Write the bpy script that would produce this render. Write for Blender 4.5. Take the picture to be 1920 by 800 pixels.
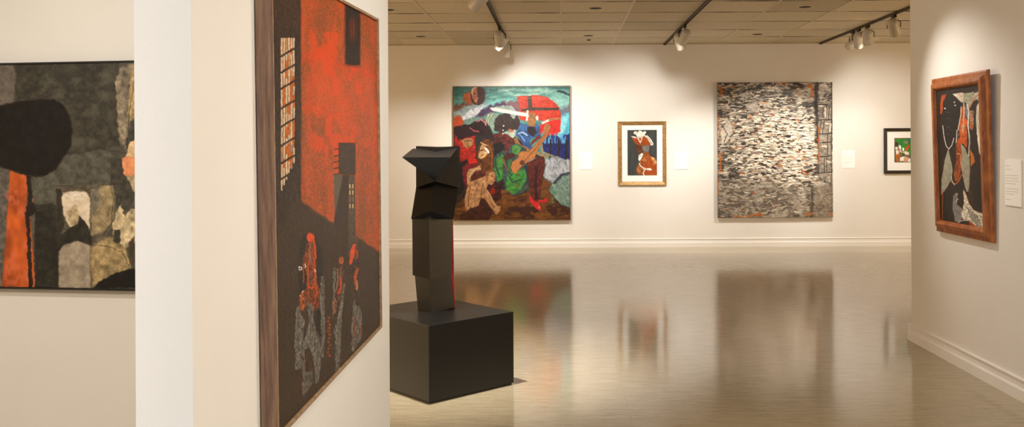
import bpy, bmesh, math, random
import numpy as np
from mathutils import Vector, Matrix, Quaternion

for o in list(bpy.data.objects): bpy.data.objects.remove(o)
random.seed(7); RNG = np.random.RandomState(11)
S = bpy.context.scene
C = S.collection

# ------------------------------------------------------------------ camera
EYE = 1.5; F = 1685.0; CX, CY, ROLL = 1048.0, 278.0, 0.0050
cd = bpy.data.cameras.new('camera'); cam = bpy.data.objects.new('camera', cd); C.objects.link(cam)
cd.sensor_width = 36; cd.sensor_fit = 'HORIZONTAL'; cd.lens = F / 1920 * 36
cd.shift_x = (960 - CX) / 1920; cd.shift_y = (CY - 400) / 1920
cd.clip_start = 0.05; cd.clip_end = 100
ct, st_ = math.cos(ROLL), math.sin(ROLL)
cam.matrix_world = Matrix(((ct, st_, 0, 0), (0, 0, -1, 0), (-st_, ct, 0, EYE), (0, 0, 0, 1)))
S.camera = cam

# ------------------------------------------------------------------ exposure, world, big lights
S.view_settings.view_transform = 'Standard'; S.view_settings.look = 'None'
S.view_settings.exposure = 0.85; S.view_settings.gamma = 1.0; S.view_settings.use_curve_mapping = False
W = bpy.data.worlds.new('world'); S.world = W; W.use_nodes = True
W.node_tree.nodes['Background'].inputs[0].default_value = (0.62, 0.78, 1.0, 1)
W.node_tree.nodes['Background'].inputs[1].default_value = 0.6

WARM = (1.0, 0.89, 0.77); COOL = (0.53, 0.72, 1.0); LAMP = (1.0, 0.96, 0.90); TAN = (1.0, 0.70, 0.40)
def area(name, loc, rot, sx, sy, power, col):
    l = bpy.data.lights.new(name, 'AREA'); l.shape = 'RECTANGLE'; l.size = sx; l.size_y = sy
    l.energy = power; l.color = col
    o = bpy.data.objects.new(name, l); C.objects.link(o); o.location = loc; o.rotation_euler = rot
    return o
# daylight through the window behind the camera, and added fill lights overhead and at the hall sides
area('window_daylight', (-0.55, -3.9, 1.6), (math.radians(90), 0, 0), 0.9, 2.2, 62, COOL)
area('ceiling_fill_front', (1.1, 1.2, 3.0), (0, 0, 0), 1.0, 1.6, 50, WARM)  # added soft fill for the corridor and partition side, no fixture modelled
area('ceiling_fill_bay', (-3.2, 0.4, 3.0), (0, 0, 0), 1.2, 1.2, 74, WARM)  # added overhead fill that brightens the left bay
area('side_fill_left', (-6.0, 9.0, 1.4), (0, math.radians(-90), 0), 2.4, 6.0, 74, TAN)  # added tan fill to lift ceiling and hall; the wall here is solid
area('side_fill_right', (8.0, 9.4, 1.4), (0, math.radians(90), 0), 2.4, 6.0, 62, TAN)  # matching added tan fill from the opposite solid wall

# ------------------------------------------------------------------ geometry of the view
def proj(p):
    p = np.asarray(p, float); x, y, z = p[..., 0], p[..., 1], p[..., 2] - EYE
    r = x * ct - z * st_; u = x * st_ + z * ct
    return CX + F * r / y, CY - F * u / y
def at(px, py, Y):
    r = (px - CX) / F; u = -(py - CY) / F
    return Vector(((r * ct + u * st_) * Y, Y, EYE + (u * ct - r * st_) * Y))

# ------------------------------------------------------------------ helpers
def lin(c):
    c = np.asarray(c, float)
    return np.where(c <= 0.04045, c / 12.92, ((c + 0.055) / 1.055) ** 2.4)
def rgb(r, g, b): return tuple(float(v) for v in lin((r / 255, g / 255, b / 255))) + (1.0,)

def tag(o, label=None, cat=None, group=None, kind=None):
    if label: o['label'] = label
    if cat: o['category'] = cat
    if group: o['group'] = group
    if kind: o['kind'] = kind
    return o
def thing(name, label, cat, loc=(0, 0, 0), group=None):
    o = bpy.data.objects.new(name, None); o.empty_display_size = 0.1; C.objects.link(o); o.location = loc
    return tag(o, label, cat, group)
def obj(name, bm, mat, parent=None, smooth=False, label=None):
    bmesh.ops.recalc_face_normals(bm, faces=bm.faces)
    me = bpy.data.meshes.new(name); bm.to_mesh(me); bm.free()
    if smooth:
        for p in me.polygons: p.use_smooth = True
    me.materials.append(mat)
    o = bpy.data.objects.new(name, me); C.objects.link(o)
    if parent:
        o.parent = parent
    if label: o['label'] = label
    return o
def off(bm, v):
    bmesh.ops.translate(bm, vec=v, verts=bm.verts); return bm
def box(bm, a, b, bev=0.0):
    x0, y0, z0 = a; x1, y1, z1 = b
    vs = [bm.verts.new(p) for p in ((x0,y0,z0),(x1,y0,z0),(x1,y1,z0),(x0,y1,z0),(x0,y0,z1),(x1,y0,z1),(x1,y1,z1),(x0,y1,z1))]
    fs = [bm.faces.new([vs[i] for i in q]) for q in ((3,2,1,0),(4,5,6,7),(0,1,5,4),(1,2,6,5),(2,3,7,6),(3,0,4,7))]
    if bev:
        es = list({e for f in fs for e in f.edges})
        bmesh.ops.bevel(bm, geom=es, offset=bev, segments=2, profile=0.5, affect='EDGES')
    return bm
def prism(bm, pts, z0, z1):
    a = [bm.verts.new((p[0], p[1], z0)) for p in pts]; b = [bm.verts.new((p[0], p[1], z1)) for p in pts]
    bm.faces.new(a[::-1]); bm.faces.new(b)
    n = len(pts)
    for i in range(n): bm.faces.new((a[i], a[(i+1) % n], b[(i+1) % n], b[i]))
    return bm
def poly(bm, verts, faces):
    vs = [bm.verts.new(v) for v in verts]
    for f in faces: bm.faces.new([vs[i] for i in f])
    return bm
def lathe(bm, prof, seg=32, cap0=True, cap1=True):
    rings = []
    for r, z in prof:
        rings.append([bm.verts.new((r * math.cos(2*math.pi*i/seg), r * math.sin(2*math.pi*i/seg), z)) for i in range(seg)])
    for a, b in zip(rings, rings[1:]):
        for i in range(seg): bm.faces.new((a[i], a[(i+1) % seg], b[(i+1) % seg], b[i]))
    if cap0: bm.faces.new(rings[0][::-1])
    if cap1: bm.faces.new(rings[-1])
    return bm
def tube(bm, pts, r, seg=10):
    pts = [Vector(p) for p in pts]; rings = []
    up = Vector((0.13, 0.21, 1)).normalized()
    for i, p in enumerate(pts):
        d = (pts[min(i+1, len(pts)-1)] - pts[max(i-1, 0)]).normalized()
        a = d.cross(up)
        if a.length < 0.2: a = d.cross(Vector((1, 0, 0)))
        a.normalize(); b = d.cross(a)
        rings.append([bm.verts.new(p + r * (a * math.cos(2*math.pi*k/seg) + b * math.sin(2*math.pi*k/seg))) for k in range(seg)])
    for A, B in zip(rings, rings[1:]):
        for k in range(seg): bm.faces.new((A[k], A[(k+1) % seg], B[(k+1) % seg], B[k]))
    bm.faces.new(rings[0][::-1]); bm.faces.new(rings[-1])
    return bm
def newbm(): return bmesh.new()

# ------------------------------------------------------------------ materials
def mat(name, col, rough=0.5, metal=0.0, spec=0.5):
    m = bpy.data.materials.new(name); m.use_nodes = True
    b = m.node_tree.nodes['Principled BSDF']
    b.inputs['Base Color'].default_value = col; b.inputs['Roughness'].default_value = rough
    b.inputs['Metallic'].default_value = metal; b.inputs['Specular IOR Level'].default_value = spec
    return m
def N(m, t, **kw):
    n = m.node_tree.nodes.new(t)
    for k, v in kw.items(): setattr(n, k, v)
    return n
def L(m, a, b): m.node_tree.links.new(a, b)
def bsdf(m): return m.node_tree.nodes['Principled BSDF']
def coords(m, scale=(1, 1, 1), rot=(0, 0, 0)):
    t = N(m, 'ShaderNodeTexCoord'); mp = N(m, 'ShaderNodeMapping')
    mp.inputs['Scale'].default_value = scale; mp.inputs['Rotation'].default_value = rot
    L(m, t.outputs['Object'], mp.inputs['Vector']); return mp.outputs['Vector']
def ramp(m, fac, stops):
    r = N(m, 'ShaderNodeValToRGB'); e = r.color_ramp.elements
    while len(e) < len(stops): e.new(0.5)
    for el, (p, c) in zip(e, stops): el.position = p; el.color = c
    L(m, fac, r.inputs['Fac']); return r.outputs['Color']
def noise(m, vec, scale, detail=4, rough=0.55):
    n = N(m, 'ShaderNodeTexNoise'); n.inputs['Scale'].default_value = scale
    n.inputs['Detail'].default_value = detail; n.inputs['Roughness'].default_value = rough
    L(m, vec, n.inputs['Vector']); return n.outputs['Fac']
def bump(m, fac, strength, dist, prev=None):
    b = N(m, 'ShaderNodeBump'); b.inputs['Strength'].default_value = strength; b.inputs['Distance'].default_value = dist
    L(m, fac, b.inputs['Height'])
    if prev is not None: L(m, prev, b.inputs['Normal'])
    return b.outputs['Normal']
def wallmat(name, c0, c1):
    m = mat(name, c0, 0.78, spec=0.25); v = coords(m)
    n = noise(m, v, 1.3, 5)
    L(m, ramp(m, n, [(0.3, c0), (0.7, c1)]), bsdf(m).inputs['Base Color'])
    L(m, bump(m, noise(m, v, 160, 3), 0.12, 0.002), bsdf(m).inputs['Normal'])
    return m
M = {}
M['wall'] = wallmat('wall_paint', rgb(225, 220, 211), rgb(230, 225, 217))
M['base'] = wallmat('baseboard_paint', rgb(230, 225, 217), rgb(234, 229, 222))
def ceiling_mat():
    m = mat('ceiling_tile', rgb(214, 203, 180), 0.9, spec=0.15); v = coords(m)
    sep = N(m, 'ShaderNodeSeparateXYZ'); L(m, v, sep.inputs[0])
    def math_(op, a, b=None, c=None):
        n = N(m, 'ShaderNodeMath', operation=op)
        for i, q in enumerate((a, b, c)):
            if q is None: continue
            if isinstance(q, (int, float)): n.inputs[i].default_value = q
            else: L(m, q, n.inputs[i])
        return n.outputs[0]
    gx = math_('DIVIDE', math_('SUBTRACT', sep.outputs[0], 0.032 - 7.85), 0.785)
    gy = math_('DIVIDE', math_('SUBTRACT', sep.outputs[1], 12.80 - 0.785 * 30), 0.785)
    ix = math_('FLOOR', gx); iy = math_('FLOOR', gy); fy = math_('FRACT', gy)
    cmb = N(m, 'ShaderNodeCombineXYZ'); L(m, ix, cmb.inputs[0]); L(m, iy, cmb.inputs[1])
    wn = N(m, 'ShaderNodeTexWhiteNoise', noise_dimensions='2D'); L(m, cmb.outputs[0], wn.inputs['Vector'])
    tone = ramp(m, wn.outputs['Value'], [(0, rgb(196, 186, 164)), (1, rgb(222, 212, 190))])
    v2 = coords(m, (1, 2.4, 1)); sp = noise(m, v2, 46, 3, 0.7)
    mx = N(m, 'ShaderNodeMix', data_type='RGBA', blend_type='MULTIPLY'); mx.inputs[0].default_value = 1
    L(m, tone, mx.inputs[6]); L(m, ramp(m, sp, [(0.3, (0.5, 0.46, 0.38, 1)), (0.44, (1, 1, 1, 1))]), mx.inputs[7])
    # tegular joint: dark open gap of uneven width between rows
    v3 = coords(m, (1.3, 1.3, 1)); gn = noise(m, v3, 1.0, 3)
    wdt = math_('MULTIPLY', math_('MAXIMUM', math_('SUBTRACT', gn, 0.34), 0.05), 0.11)
    d = math_('MINIMUM', fy, math_('SUBTRACT', 1.0, fy))
    gap = math_('LESS_THAN', d, wdt)
    mg = N(m, 'ShaderNodeMix', data_type='RGBA'); L(m, gap, mg.inputs[0]); L(m, mx.outputs[2], mg.inputs[6])
    mg.inputs[7].default_value = rgb(62, 50, 34)
    L(m, mg.outputs[2], bsdf(m).inputs['Base Color'])
    L(m, bump(m, sp, 0.35, 0.004), bsdf(m).inputs['Normal'])
    return m
M['ceiling'] = ceiling_mat()
M['tbar'] = mat('ceiling_grid_metal', rgb(205, 192, 166), 0.55)
def floor_mat():
    m = mat('vinyl_floor', rgb(180, 162, 130), 0.16, spec=0.62)
    v = coords(m, (1.0, 6.0, 1)); n1 = noise(m, v, 5.0, 7, 0.7); n2 = noise(m, coords(m), 0.55, 3)
    v3 = coords(m, (3.0, 22.0, 1)); n3 = noise(m, v3, 9.0, 3, 0.7)
    a = ramp(m, n1, [(0.25, rgb(152, 138, 110)), (0.55, rgb(177, 162, 133)), (0.8, rgb(188, 174, 146))])
    b = ramp(m, n3, [(0.34, (0.72, 0.69, 0.64, 1)), (0.44, (1, 1, 1, 1))])
    mx = N(m, 'ShaderNodeMix', data_type='RGBA', blend_type='MULTIPLY'); mx.inputs[0].default_value = 0.8
    L(m, a, mx.inputs[6]); L(m, b, mx.inputs[7])
    mx2 = N(m, 'ShaderNodeMix', data_type='RGBA', blend_type='MULTIPLY'); mx2.inputs[0].default_value = 0.6
    L(m, mx.outputs[2], mx2.inputs[6]); L(m, ramp(m, n2, [(0.3, (0.86, 0.85, 0.82, 1)), (0.7, (1, 1, 1, 1))]), mx2.inputs[7])
    # hairline tile joints
    br = N(m, 'ShaderNodeTexBrick'); br.offset = 0; br.inputs['Scale'].default_value = 1.0
    br.inputs['Brick Width'].default_value = 0.39; br.inputs['Row Height'].default_value = 0.39
    br.inputs['Mortar Size'].default_value = 0.0012; br.inputs['Mortar Smooth'].default_value = 0.3
    L(m, coords(m), br.inputs['Vector'])
    mx3 = N(m, 'ShaderNodeMix', data_type='RGBA'); L(m, br.outputs['Fac'], mx3.inputs[0])
    L(m, mx2.outputs[2], mx3.inputs[6]); mx3.inputs[7].default_value = rgb(158, 143, 115)
    L(m, mx3.outputs[2], bsdf(m).inputs['Base Color'])
    L(m, ramp(m, n1, [(0.3, (0.095,)*3 + (1,)), (0.8, (0.145,)*3 + (1,))]), bsdf(m).inputs['Roughness'])
    wv = noise(m, coords(m, (0.6, 2.2, 1)), 3.0, 3)
    L(m, bump(m, wv, 0.10, 0.003, bump(m, n3, 0.04, 0.001)), bsdf(m).inputs['Normal'])
    return m
M['floor'] = floor_mat()
def woodmat(name, c0, c1, c2, scale, rough=0.5):
    m = mat(name, c0, rough); n = noise(m, coords(m, scale), 1.0, 6, 0.65)
    L(m, ramp(m, n, [(0.3, c0), (0.5, c1), (0.72, c2)]), bsdf(m).inputs['Base Color'])
    L(m, bump(m, n, 0.3, 0.002), bsdf(m).inputs['Normal']); return m
M['walnut'] = woodmat('weathered_walnut', rgb(76, 52, 34), rgb(112, 80, 56), rgb(138, 106, 78), (90, 90, 5), 0.6)
M['walnut_edge'] = woodmat('bare_wood_edge', rgb(120, 92, 62), rgb(160, 128, 92), rgb(186, 156, 118), (40, 40, 40), 0.6)
M['orangewood'] = woodmat('stained_orange_wood', rgb(112, 56, 20), rgb(152, 84, 34), rgb(184, 112, 54), (26, 26, 9), 0.4)
M['gold'] = woodmat('brushed_gold_frame', rgb(132, 94, 46), rgb(168, 128, 74), rgb(196, 162, 108), (30, 30, 30), 0.38)
bsdf(M['gold']).inputs['Metallic'].default_value = 0.35
M['darkframe'] = woodmat('black_brown_frame', rgb(18, 12, 9), rgb(28, 18, 13), rgb(46, 26, 18), (30, 30, 30), 0.35)
M['blackframe'] = woodmat('black_strip_frame', rgb(14, 12, 11), rgb(22, 19, 17), rgb(30, 26, 23), (30, 30, 30), 0.5)
M['brownstrip'] = woodmat('brown_strip_frame', rgb(84, 62, 40), rgb(112, 86, 58), rgb(138, 110, 78), (30, 30, 30), 0.5)
M['matboard'] = mat('white_mat_board', rgb(238, 238, 234), 0.85)
M['linen'] = wallmat('canvas_edge', rgb(120, 104, 84), rgb(196, 182, 158))
M['paper'] = mat('label_card', rgb(248, 245, 238), 0.7)
M['ink'] = mat('grey_print', rgb(208, 202, 190), 0.8)
M['can'] = mat('track_head_enamel', rgb(196, 188, 172), 0.34, spec=0.5)
M['can_in'] = mat('track_head_reflector', rgb(236, 230, 216), 0.35, spec=0.6)
M['blackmetal'] = mat('black_metal', rgb(30, 22, 18), 0.45)
M['trackmetal'] = mat('bronze_track', rgb(74, 58, 38), 0.5)
M['hole'] = mat('black_recess', rgb(12, 10, 9), 0.8)
M['glow'] = mat('lit_lamp_face', rgb(255, 250, 240), 0.4)
bsdf(M['glow']).inputs['Emission Color'].default_value = (1, 0.92, 0.78, 1); bsdf(M['glow']).inputs['Emission Strength'].default_value = 12
def blackmat(name, c0, c1, rough):
    m = mat(name, c0, rough, spec=0.5); n = noise(m, coords(m), 14, 6, 0.7)
    L(m, ramp(m, n, [(0.3, c0), (0.75, c1)]), bsdf(m).inputs['Base Color'])
    n2 = noise(m, coords(m), 120, 3, 0.6)
    L(m, bump(m, n2, 0.25, 0.001), bsdf(m).inputs['Normal']); return m
M['sculpt'] = blackmat('black_patinated_metal', rgb(9, 7, 6), rgb(15, 12, 9), 0.36)
M['plinth'] = blackmat('black_painted_plinth', rgb(6, 5, 4), rgb(11, 9, 7), 0.38)
M['red'] = mat('red_enamel', rgb(214, 30, 14), 0.35)
def paintmat(name, rough=0.5, spec=0.4, b=0.3, scale=260, weave=True):
    m = mat(name, (0.5, 0.5, 0.5, 1), rough, spec=spec)
    a = N(m, 'ShaderNodeVertexColor'); a.layer_name = 'paint'
    L(m, a.outputs['Color'], bsdf(m).inputs['Base Color'])
    L(m, bump(m, noise(m, coords(m), scale, 3), b, 0.002), bsdf(m).inputs['Normal'])
    return m
M['oil'] = paintmat('oil_paint', 0.5, 0.28); M['matte'] = paintmat('matte_paint', 0.75, 0.2, 0.15)
M['impasto'] = paintmat('thick_impasto_paint', 0.45, 0.3, 0.6, 180)

# ------------------------------------------------------------------ structure
CEIL = 3.074; FAR = 13.6
PS = 0.01306                                   # the partition runs almost straight away from the viewer
def part_x(Y, a): return -a + PS * Y
A_FACE, A_WALL, TH = 0.82, 0.871, 0.131
def struct(name, bm, m): return tag(obj(name, bm, m), kind='structure')
struct('floor', box(newbm(), (-6.2, -4.1, -0.1), (8.2, FAR + 0.2, 0)), M['floor'])
struct('ceiling', box(newbm(), (-6.2, -4.1, CEIL), (8.2, FAR + 0.2, CEIL + 0.1)), M['ceiling'])
struct('wall_back', box(newbm(), (-6.2, FAR, 0), (8.2, FAR + 0.15, CEIL)), M['wall'])
struct('wall_far_left', box(newbm(), (-6.2, -4.1, 0), (-6.05, FAR, CEIL)), M['wall'])
struct('wall_far_right', box(newbm(), (8.05, -4.1, 0), (8.2, FAR, CEIL)), M['wall'])
RX, RY = 2.73, 6.98
bm = box(newbm(), (RX, -4.1, 0), (RX + 0.16, RY, CEIL), 0.006)
struct('wall_right', bm, M['wall'])
PY0, PY1 = 2.065, 4.30
struct('wall_partition', prism(newbm(), [(part_x(PY0, A_WALL) - TH, PY0), (part_x(PY0, A_WALL), PY0),
        (part_x(PY1, A_WALL), PY1), (part_x(PY1, A_WALL) - TH, PY1)], 0, CEIL), M['wall'])
# wall that carries the grey painting, turned eight degrees
LA = math.radians(8.0)
LO = Vector((-1.0, 4.06, 0)); LD = Vector((-math.cos(LA), math.sin(LA), 0)); LN = Vector((-math.sin(LA), -math.cos(LA), 0))
q = [LO, LO + LD * 5.1, LO + LD * 5.1 - LN * 0.14, LO - LN * 0.14]
struct('wall_left', prism(newbm(), [(p.x, p.y) for p in q], 0, CEIL), M['wall'])
# wall behind the viewer with the window opening
bm = newbm()
for a, b in (((-6.05, -4.1, 0), (-1.05, -3.95, CEIL)), ((-0.05, -4.1, 0), (2.73, -3.95, CEIL)), ((-1.05, -4.1, 0), (-0.05, -3.95, 0.45)),
             ((-1.05, -4.1, 2.75), (-0.05, -3.95, CEIL)), ((2.89, -4.1, 0), (8.05, -3.95, CEIL))): box(bm, a, b)
struct('wall_front', bm, M['wall'])
struct('light_block_near_left', box(newbm(), (-1.32, -3.95, 0), (-1.19, 1.72, CEIL)), M['wall'])  # unseen blocker, added to keep cool window light off the left bay
# ceiling grid bars running away from the viewer
bm = newbm()
for k in range(-8, 11):
    x = 0.032 + 0.785 * k
    if k in (-1, 2, 5) or x < -6 or x > 8: continue
    box(bm, (x - 0.012, -4.0, CEIL - 0.004), (x + 0.012, FAR, CEIL + 0.001))
struct('trim_1', bm, M['tbar'])
struct('trim_2', box(newbm(), (-6.0, FAR - 0.022, CEIL - 0.012), (8.0, FAR, CEIL - 0.001)), M['tbar'])

BP = [(0, 0), (0.024, 0), (0.024, 0.066), (0.019, 0.074), (0.012, 0.076), (0.012, 0.116), (0.018, 0.119), (0.018, 0.127), (0.010, 0.132), (0, 0.132)]
def baseboard(name, a, b, n):
    a, b, n = Vector(a), Vector(b), Vector(n); bm = newbm()
    A = [bm.verts.new(a + n * p + Vector((0, 0, z))) for p, z in BP]; B = [bm.verts.new(b + n * p + Vector((0, 0, z))) for p, z in BP]
    k = len(BP)
    for i in range(k): bm.faces.new((A[i], A[(i+1) % k], B[(i+1) % k], B[i]))
    bm.faces.new(A); bm.faces.new(B[::-1]); struct(name, bm, M['base'])
baseboard('baseboard_back', (-6.05, FAR, 0), (8.05, FAR, 0), (0, -1, 0))
baseboard('baseboard_right', (RX, -3.95, 0), (RX, RY + 0.02, 0), (-1, 0, 0))
baseboard('baseboard_right_end', (RX - 0.02, RY, 0), (RX + 0.18, RY, 0), (0, 1, 0))
pv = Vector((PS, 1, 0)).normalized(); pn = Vector((pv.y, -pv.x, 0))
baseboard('baseboard_partition', (part_x(PY0, A_WALL), PY0, 0), (part_x(PY1, A_WALL), PY1, 0), pn)
baseboard('baseboard_left', LO, LO + LD * 5.0, LN)
# ------------------------------------------------------------------ a small hand-painting kit (paint is stored per canvas point)
_T = np.random.RandomState(3).rand(256, 256)
def vn(x, y):
    xi = np.floor(x).astype(int); yi = np.floor(y).astype(int); fx = x - xi; fy = y - yi
    fx = fx * fx * (3 - 2 * fx); fy = fy * fy * (3 - 2 * fy)
    a = _T[xi & 255, yi & 255]; b = _T[(xi + 1) & 255, yi & 255]; c = _T[xi & 255, (yi + 1) & 255]; d = _T[(xi + 1) & 255, (yi + 1) & 255]
    return (a * (1 - fx) + b * fx) * (1 - fy) + (c * (1 - fx) + d * fx) * fy
def fbm(x, y, o=4, g=0.55):
    s = 0; a = 1; t = 0
    for i in range(o):
        s = s + a * vn(x * 2**i + 17.3 * i, y * 2**i + 5.1 * i); t += a; a *= g
    return s / t
class Paint:
    def __init__(self, X, Y):
        self.X, self.Y = X, Y; self.col = np.zeros((len(X), 3)) + 0.5; self.h = np.zeros(len(X)); self.tf(0, 0, 1); self.warm = True; self.fs = 1.0
    def tf(self, ox, oy, s): self.ox, self.oy, self.s = ox, oy, s; self.x = (self.X - ox) * s; self.y = (self.Y - oy) * s
    def sel(self, x0, x1, y0, y1): return np.nonzero((self.x > x0) & (self.x < x1) & (self.y > y0) & (self.y < y1))[0]
    def mix(self, i, a, c, var=0.0, st=(0.25, 0.25), lift=0.0):
        c = np.asarray(c, float) / 255.0
        if c.ndim == 1 and c[0] > 0.35 and c[1] < 0.5 * c[0] and self.warm: c = np.array((c[0] * .97, c[1] * 1.1 + .015, c[2] * .8))
        cc = np.repeat(c[None], len(i), 0) if c.ndim == 1 else c
        if var:
            X, Y = self.X[i] * self.fs, self.Y[i] * self.fs
            n = fbm(X * st[0] + c.sum() * 31 if c.ndim == 1 else X * st[0], Y * st[1], 3, 0.7) - 0.5
            cc = np.clip(cc * (1 + 2.4 * var * n[:, None]) + 0.12 * var * n[:, None], 0, 1)
        a = a[:, None]; self.col[i] = self.col[i] * (1 - a) + cc * a
        if lift: self.h[i] = self.h[i] * (1 - a[:, 0]) + lift * a[:, 0]
    def fill(self, c, var=0.1, st=(0.2, 0.2)): self.mix(np.arange(len(self.X)), np.ones(len(self.X)), c, var, st)
    def wob(self, i, j):
        x, y = self.x[i], self.y[i]
        if j:
            f = 0.16; X, Y = self.X[i], self.Y[i]
            x = x + j * self.s * (fbm(X * f, Y * f, 2) - 0.5) * 2; y = y + j * self.s * (fbm(X * f + 40, Y * f + 9, 2) - 0.5) * 2
        return x, y
    def poly(self, pts, c, soft=0.8, jit=0.8, a=1.0, var=0.18, st=(0.25, 0.25), lift=0.0, edge=None, ew=1.0):
        p = np.asarray(pts, float); m = (soft + jit * 2 + 2 + (ew if edge else 0)) * self.s
        i = self.sel(p[:, 0].min() - m, p[:, 0].max() + m, p[:, 1].min() - m, p[:, 1].max() + m)
        if not len(i): return
        x, y = self.wob(i, jit); d = np.full(len(i), 1e9); ins = np.zeros(len(i), bool)
        for k in range(len(p)):
            ax, ay = p[k]; bx, by = p[(k + 1) % len(p)]; ex, ey = bx - ax, by - ay
            t = np.clip(((x - ax) * ex + (y - ay) * ey) / (ex * ex + ey * ey + 1e-9), 0, 1)
            d = np.minimum(d, np.hypot(x - ax - t * ex, y - ay - t * ey))
            if ay != by:
                cr = ((ay > y) != (by > y)) & (x < (bx - ax) * (y - ay) / (by - ay) + ax); ins ^= cr
        sd = np.where(ins, d, -d) / self.s
        if edge is not None:
            self.mix(i, a * np.clip((sd + ew) / soft + 0.5, 0, 1), edge, var, st)
        self.mix(i, a * np.clip(sd / soft + 0.5, 0, 1), c, var, st, lift)
    def ell(self, cx, cy, rx, ry, c, rot=0, **k):
        n = 22; r = math.radians(rot); P = []
        for q in range(n):
            u, v = rx * math.cos(2 * math.pi * q / n), ry * math.sin(2 * math.pi * q / n)
            P.append((cx + u * math.cos(r) - v * math.sin(r), cy + u * math.sin(r) + v * math.cos(r)))
        self.poly(P, c, **k)
    def line(self, pts, w, c, w2=None, soft=0.7, jit=0.5, a=1.0, var=0.15, lift=0.0):
        p = np.asarray(pts, float); w2 = w if w2 is None else w2; m = (max(w, w2) + soft + jit * 2 + 1) * self.s
        i = self.sel(p[:, 0].min() - m, p[:, 0].max() + m, p[:, 1].min() - m, p[:, 1].max() + m)
        if not len(i): return
        x, y = self.wob(i, jit); sd = np.full(len(i), -1e9); n = len(p) - 1
        for k in range(n):
            ax, ay = p[k]; bx, by = p[k + 1]; ex, ey = bx - ax, by - ay
            t = np.clip(((x - ax) * ex + (y - ay) * ey) / (ex * ex + ey * ey + 1e-9), 0, 1)
            ww = w + (w2 - w) * (k + t) / n
            sd = np.maximum(sd, ww / 2 - np.hypot(x - ax - t * ex, y - ay - t * ey) / self.s)
        self.mix(i, a * np.clip(sd / soft + 0.5, 0, 1), c, var, (0.3, 0.3), lift)
    def veil(self, c, f, lo, hi, a=1.0, box=None, soft=8, seed=0):
        """broken scumble of colour where a noise passes between lo and hi"""
        i = np.arange(len(self.X)) if box is None else self.sel(*box)
        n = fbm(self.X[i] * f[0] + seed, self.Y[i] * f[1] + seed * 2.3, 4, 0.6)
        al = np.clip((n - lo) / (hi - lo), 0, 1) * a
        if box is not None:
            s = soft * self.s; x, y = self.x[i], self.y[i]
            al = al * np.clip((x - box[0]) / s, 0, 1) * np.clip((box[1] - x) / s, 0, 1) * np.clip((y - box[2]) / s, 0, 1) * np.clip((box[3] - y) / s, 0, 1)
        self.mix(i, al, c)

def canvas(parent, base, O, s, t, n, w, h, nx, ny, paint, material, relief=0.0, name='canvas', tone=(1, 1, 1)):
    """O = top left corner, s right, t down, n outwards"""
    O, s, t, n = (np.array(v, float) for v in (O, s, t, n)); base = np.array(base, float)
    u, v = np.meshgrid(np.linspace(0, w, nx), np.linspace(0, h, ny))
    P = O + u.reshape(-1, 1) * s + v.reshape(-1, 1) * t
    X, Y = proj(P); pt = Paint(X, Y); paint(pt)
    if relief:
        ed = np.minimum(np.minimum(u, w - u), np.minimum(v, h - v)).reshape(-1)
        P = P + (pt.h * relief * np.clip(ed / 0.006, 0, 1))[:, None] * n
    # close the sheet to a thin solid: rim set back behind the front
    idx = np.arange(nx * ny).reshape(ny, nx)
    rim = np.concatenate([idx[0, :], idx[1:, -1], idx[-1, -2::-1], idx[-2:0:-1, 0]])
    k = len(rim); Vb = P[rim] - n * 0.004
    V = np.concatenate([P, Vb]) - base
    q = np.stack([idx[:-1, :-1], idx[1:, :-1], idx[1:, 1:], idx[:-1, 1:]], -1).reshape(-1, 4)
    a = rim; b = np.roll(rim, -1); c = nx * ny + np.roll(np.arange(k), -1); d = nx * ny + np.arange(k)
    q = np.concatenate([q, np.stack([a, b, c, d], -1)])
    me = bpy.data.meshes.new(name); me.vertices.add(len(V)); me.vertices.foreach_set('co', V.astype('f').ravel())
    me.loops.add(q.size); me.loops.foreach_set('vertex_index', q.astype('i').ravel())
    me.polygons.add(len(q)); me.polygons.foreach_set('loop_start', np.arange(0, q.size, 4, dtype='i'))
    try: me.polygons.foreach_set('loop_total', np.full(len(q), 4, dtype='i'))
    except Exception: pass
    me.update(calc_edges=True)
    me.polygons.foreach_set('use_smooth', np.ones(len(q), bool))
    at_ = me.color_attributes.new('paint', 'FLOAT_COLOR', 'POINT')
    col = lin(np.clip(pt.col * np.array(tone), 0, 1)); col = np.concatenate([col, col[rim]])
    at_.data.foreach_set('color', np.concatenate([col, np.ones((len(col), 1))], 1).astype('f').ravel())
    me.materials.append(material)
    o = bpy.data.objects.new(name, me); C.objects.link(o); o.parent = parent
    return o
def frame(parent, base, O, s, t, n, w, h, prof, material, name='frame'):
    """mitred moulding round the rectangle O,w,h: prof = (inset, height) loop"""
    O, s, t, n, base = (Vector(v) for v in (O, s, t, n, base)); bm = newbm(); rings = []
    for i, z in prof:
        rings.append([bm.verts.new(O - base + s * a + t * b + n * z) for a, b in ((i, i), (w - i, i), (w - i, h - i), (i, h - i))])
    k = len(rings)
    for j in range(k):
        A, B = rings[j], rings[(j + 1) % k]
        for m_ in range(4): bm.faces.new((A[m_], A[(m_+1) % 4], B[(m_+1) % 4], B[m_]))
    return obj(name, bm, material, parent)
def slab(parent, base, O, s, t, n, w, h, z0, z1, material, name):
    O, s, t, n, base = (Vector(v) for v in (O, s, t, n, base)); bm = newbm()
    vs = [O - base + s * a + t * b + n * z for z in (z0, z1) for a, b in ((0, 0), (w, 0), (w, h), (0, h))]
    poly(bm, vs, ((0,1,2,3),(4,5,6,7),(0,1,5,4),(1,2,6,5),(2,3,7,6),(3,0,4,7)))
    return obj(name, bm, material, parent)
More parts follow.
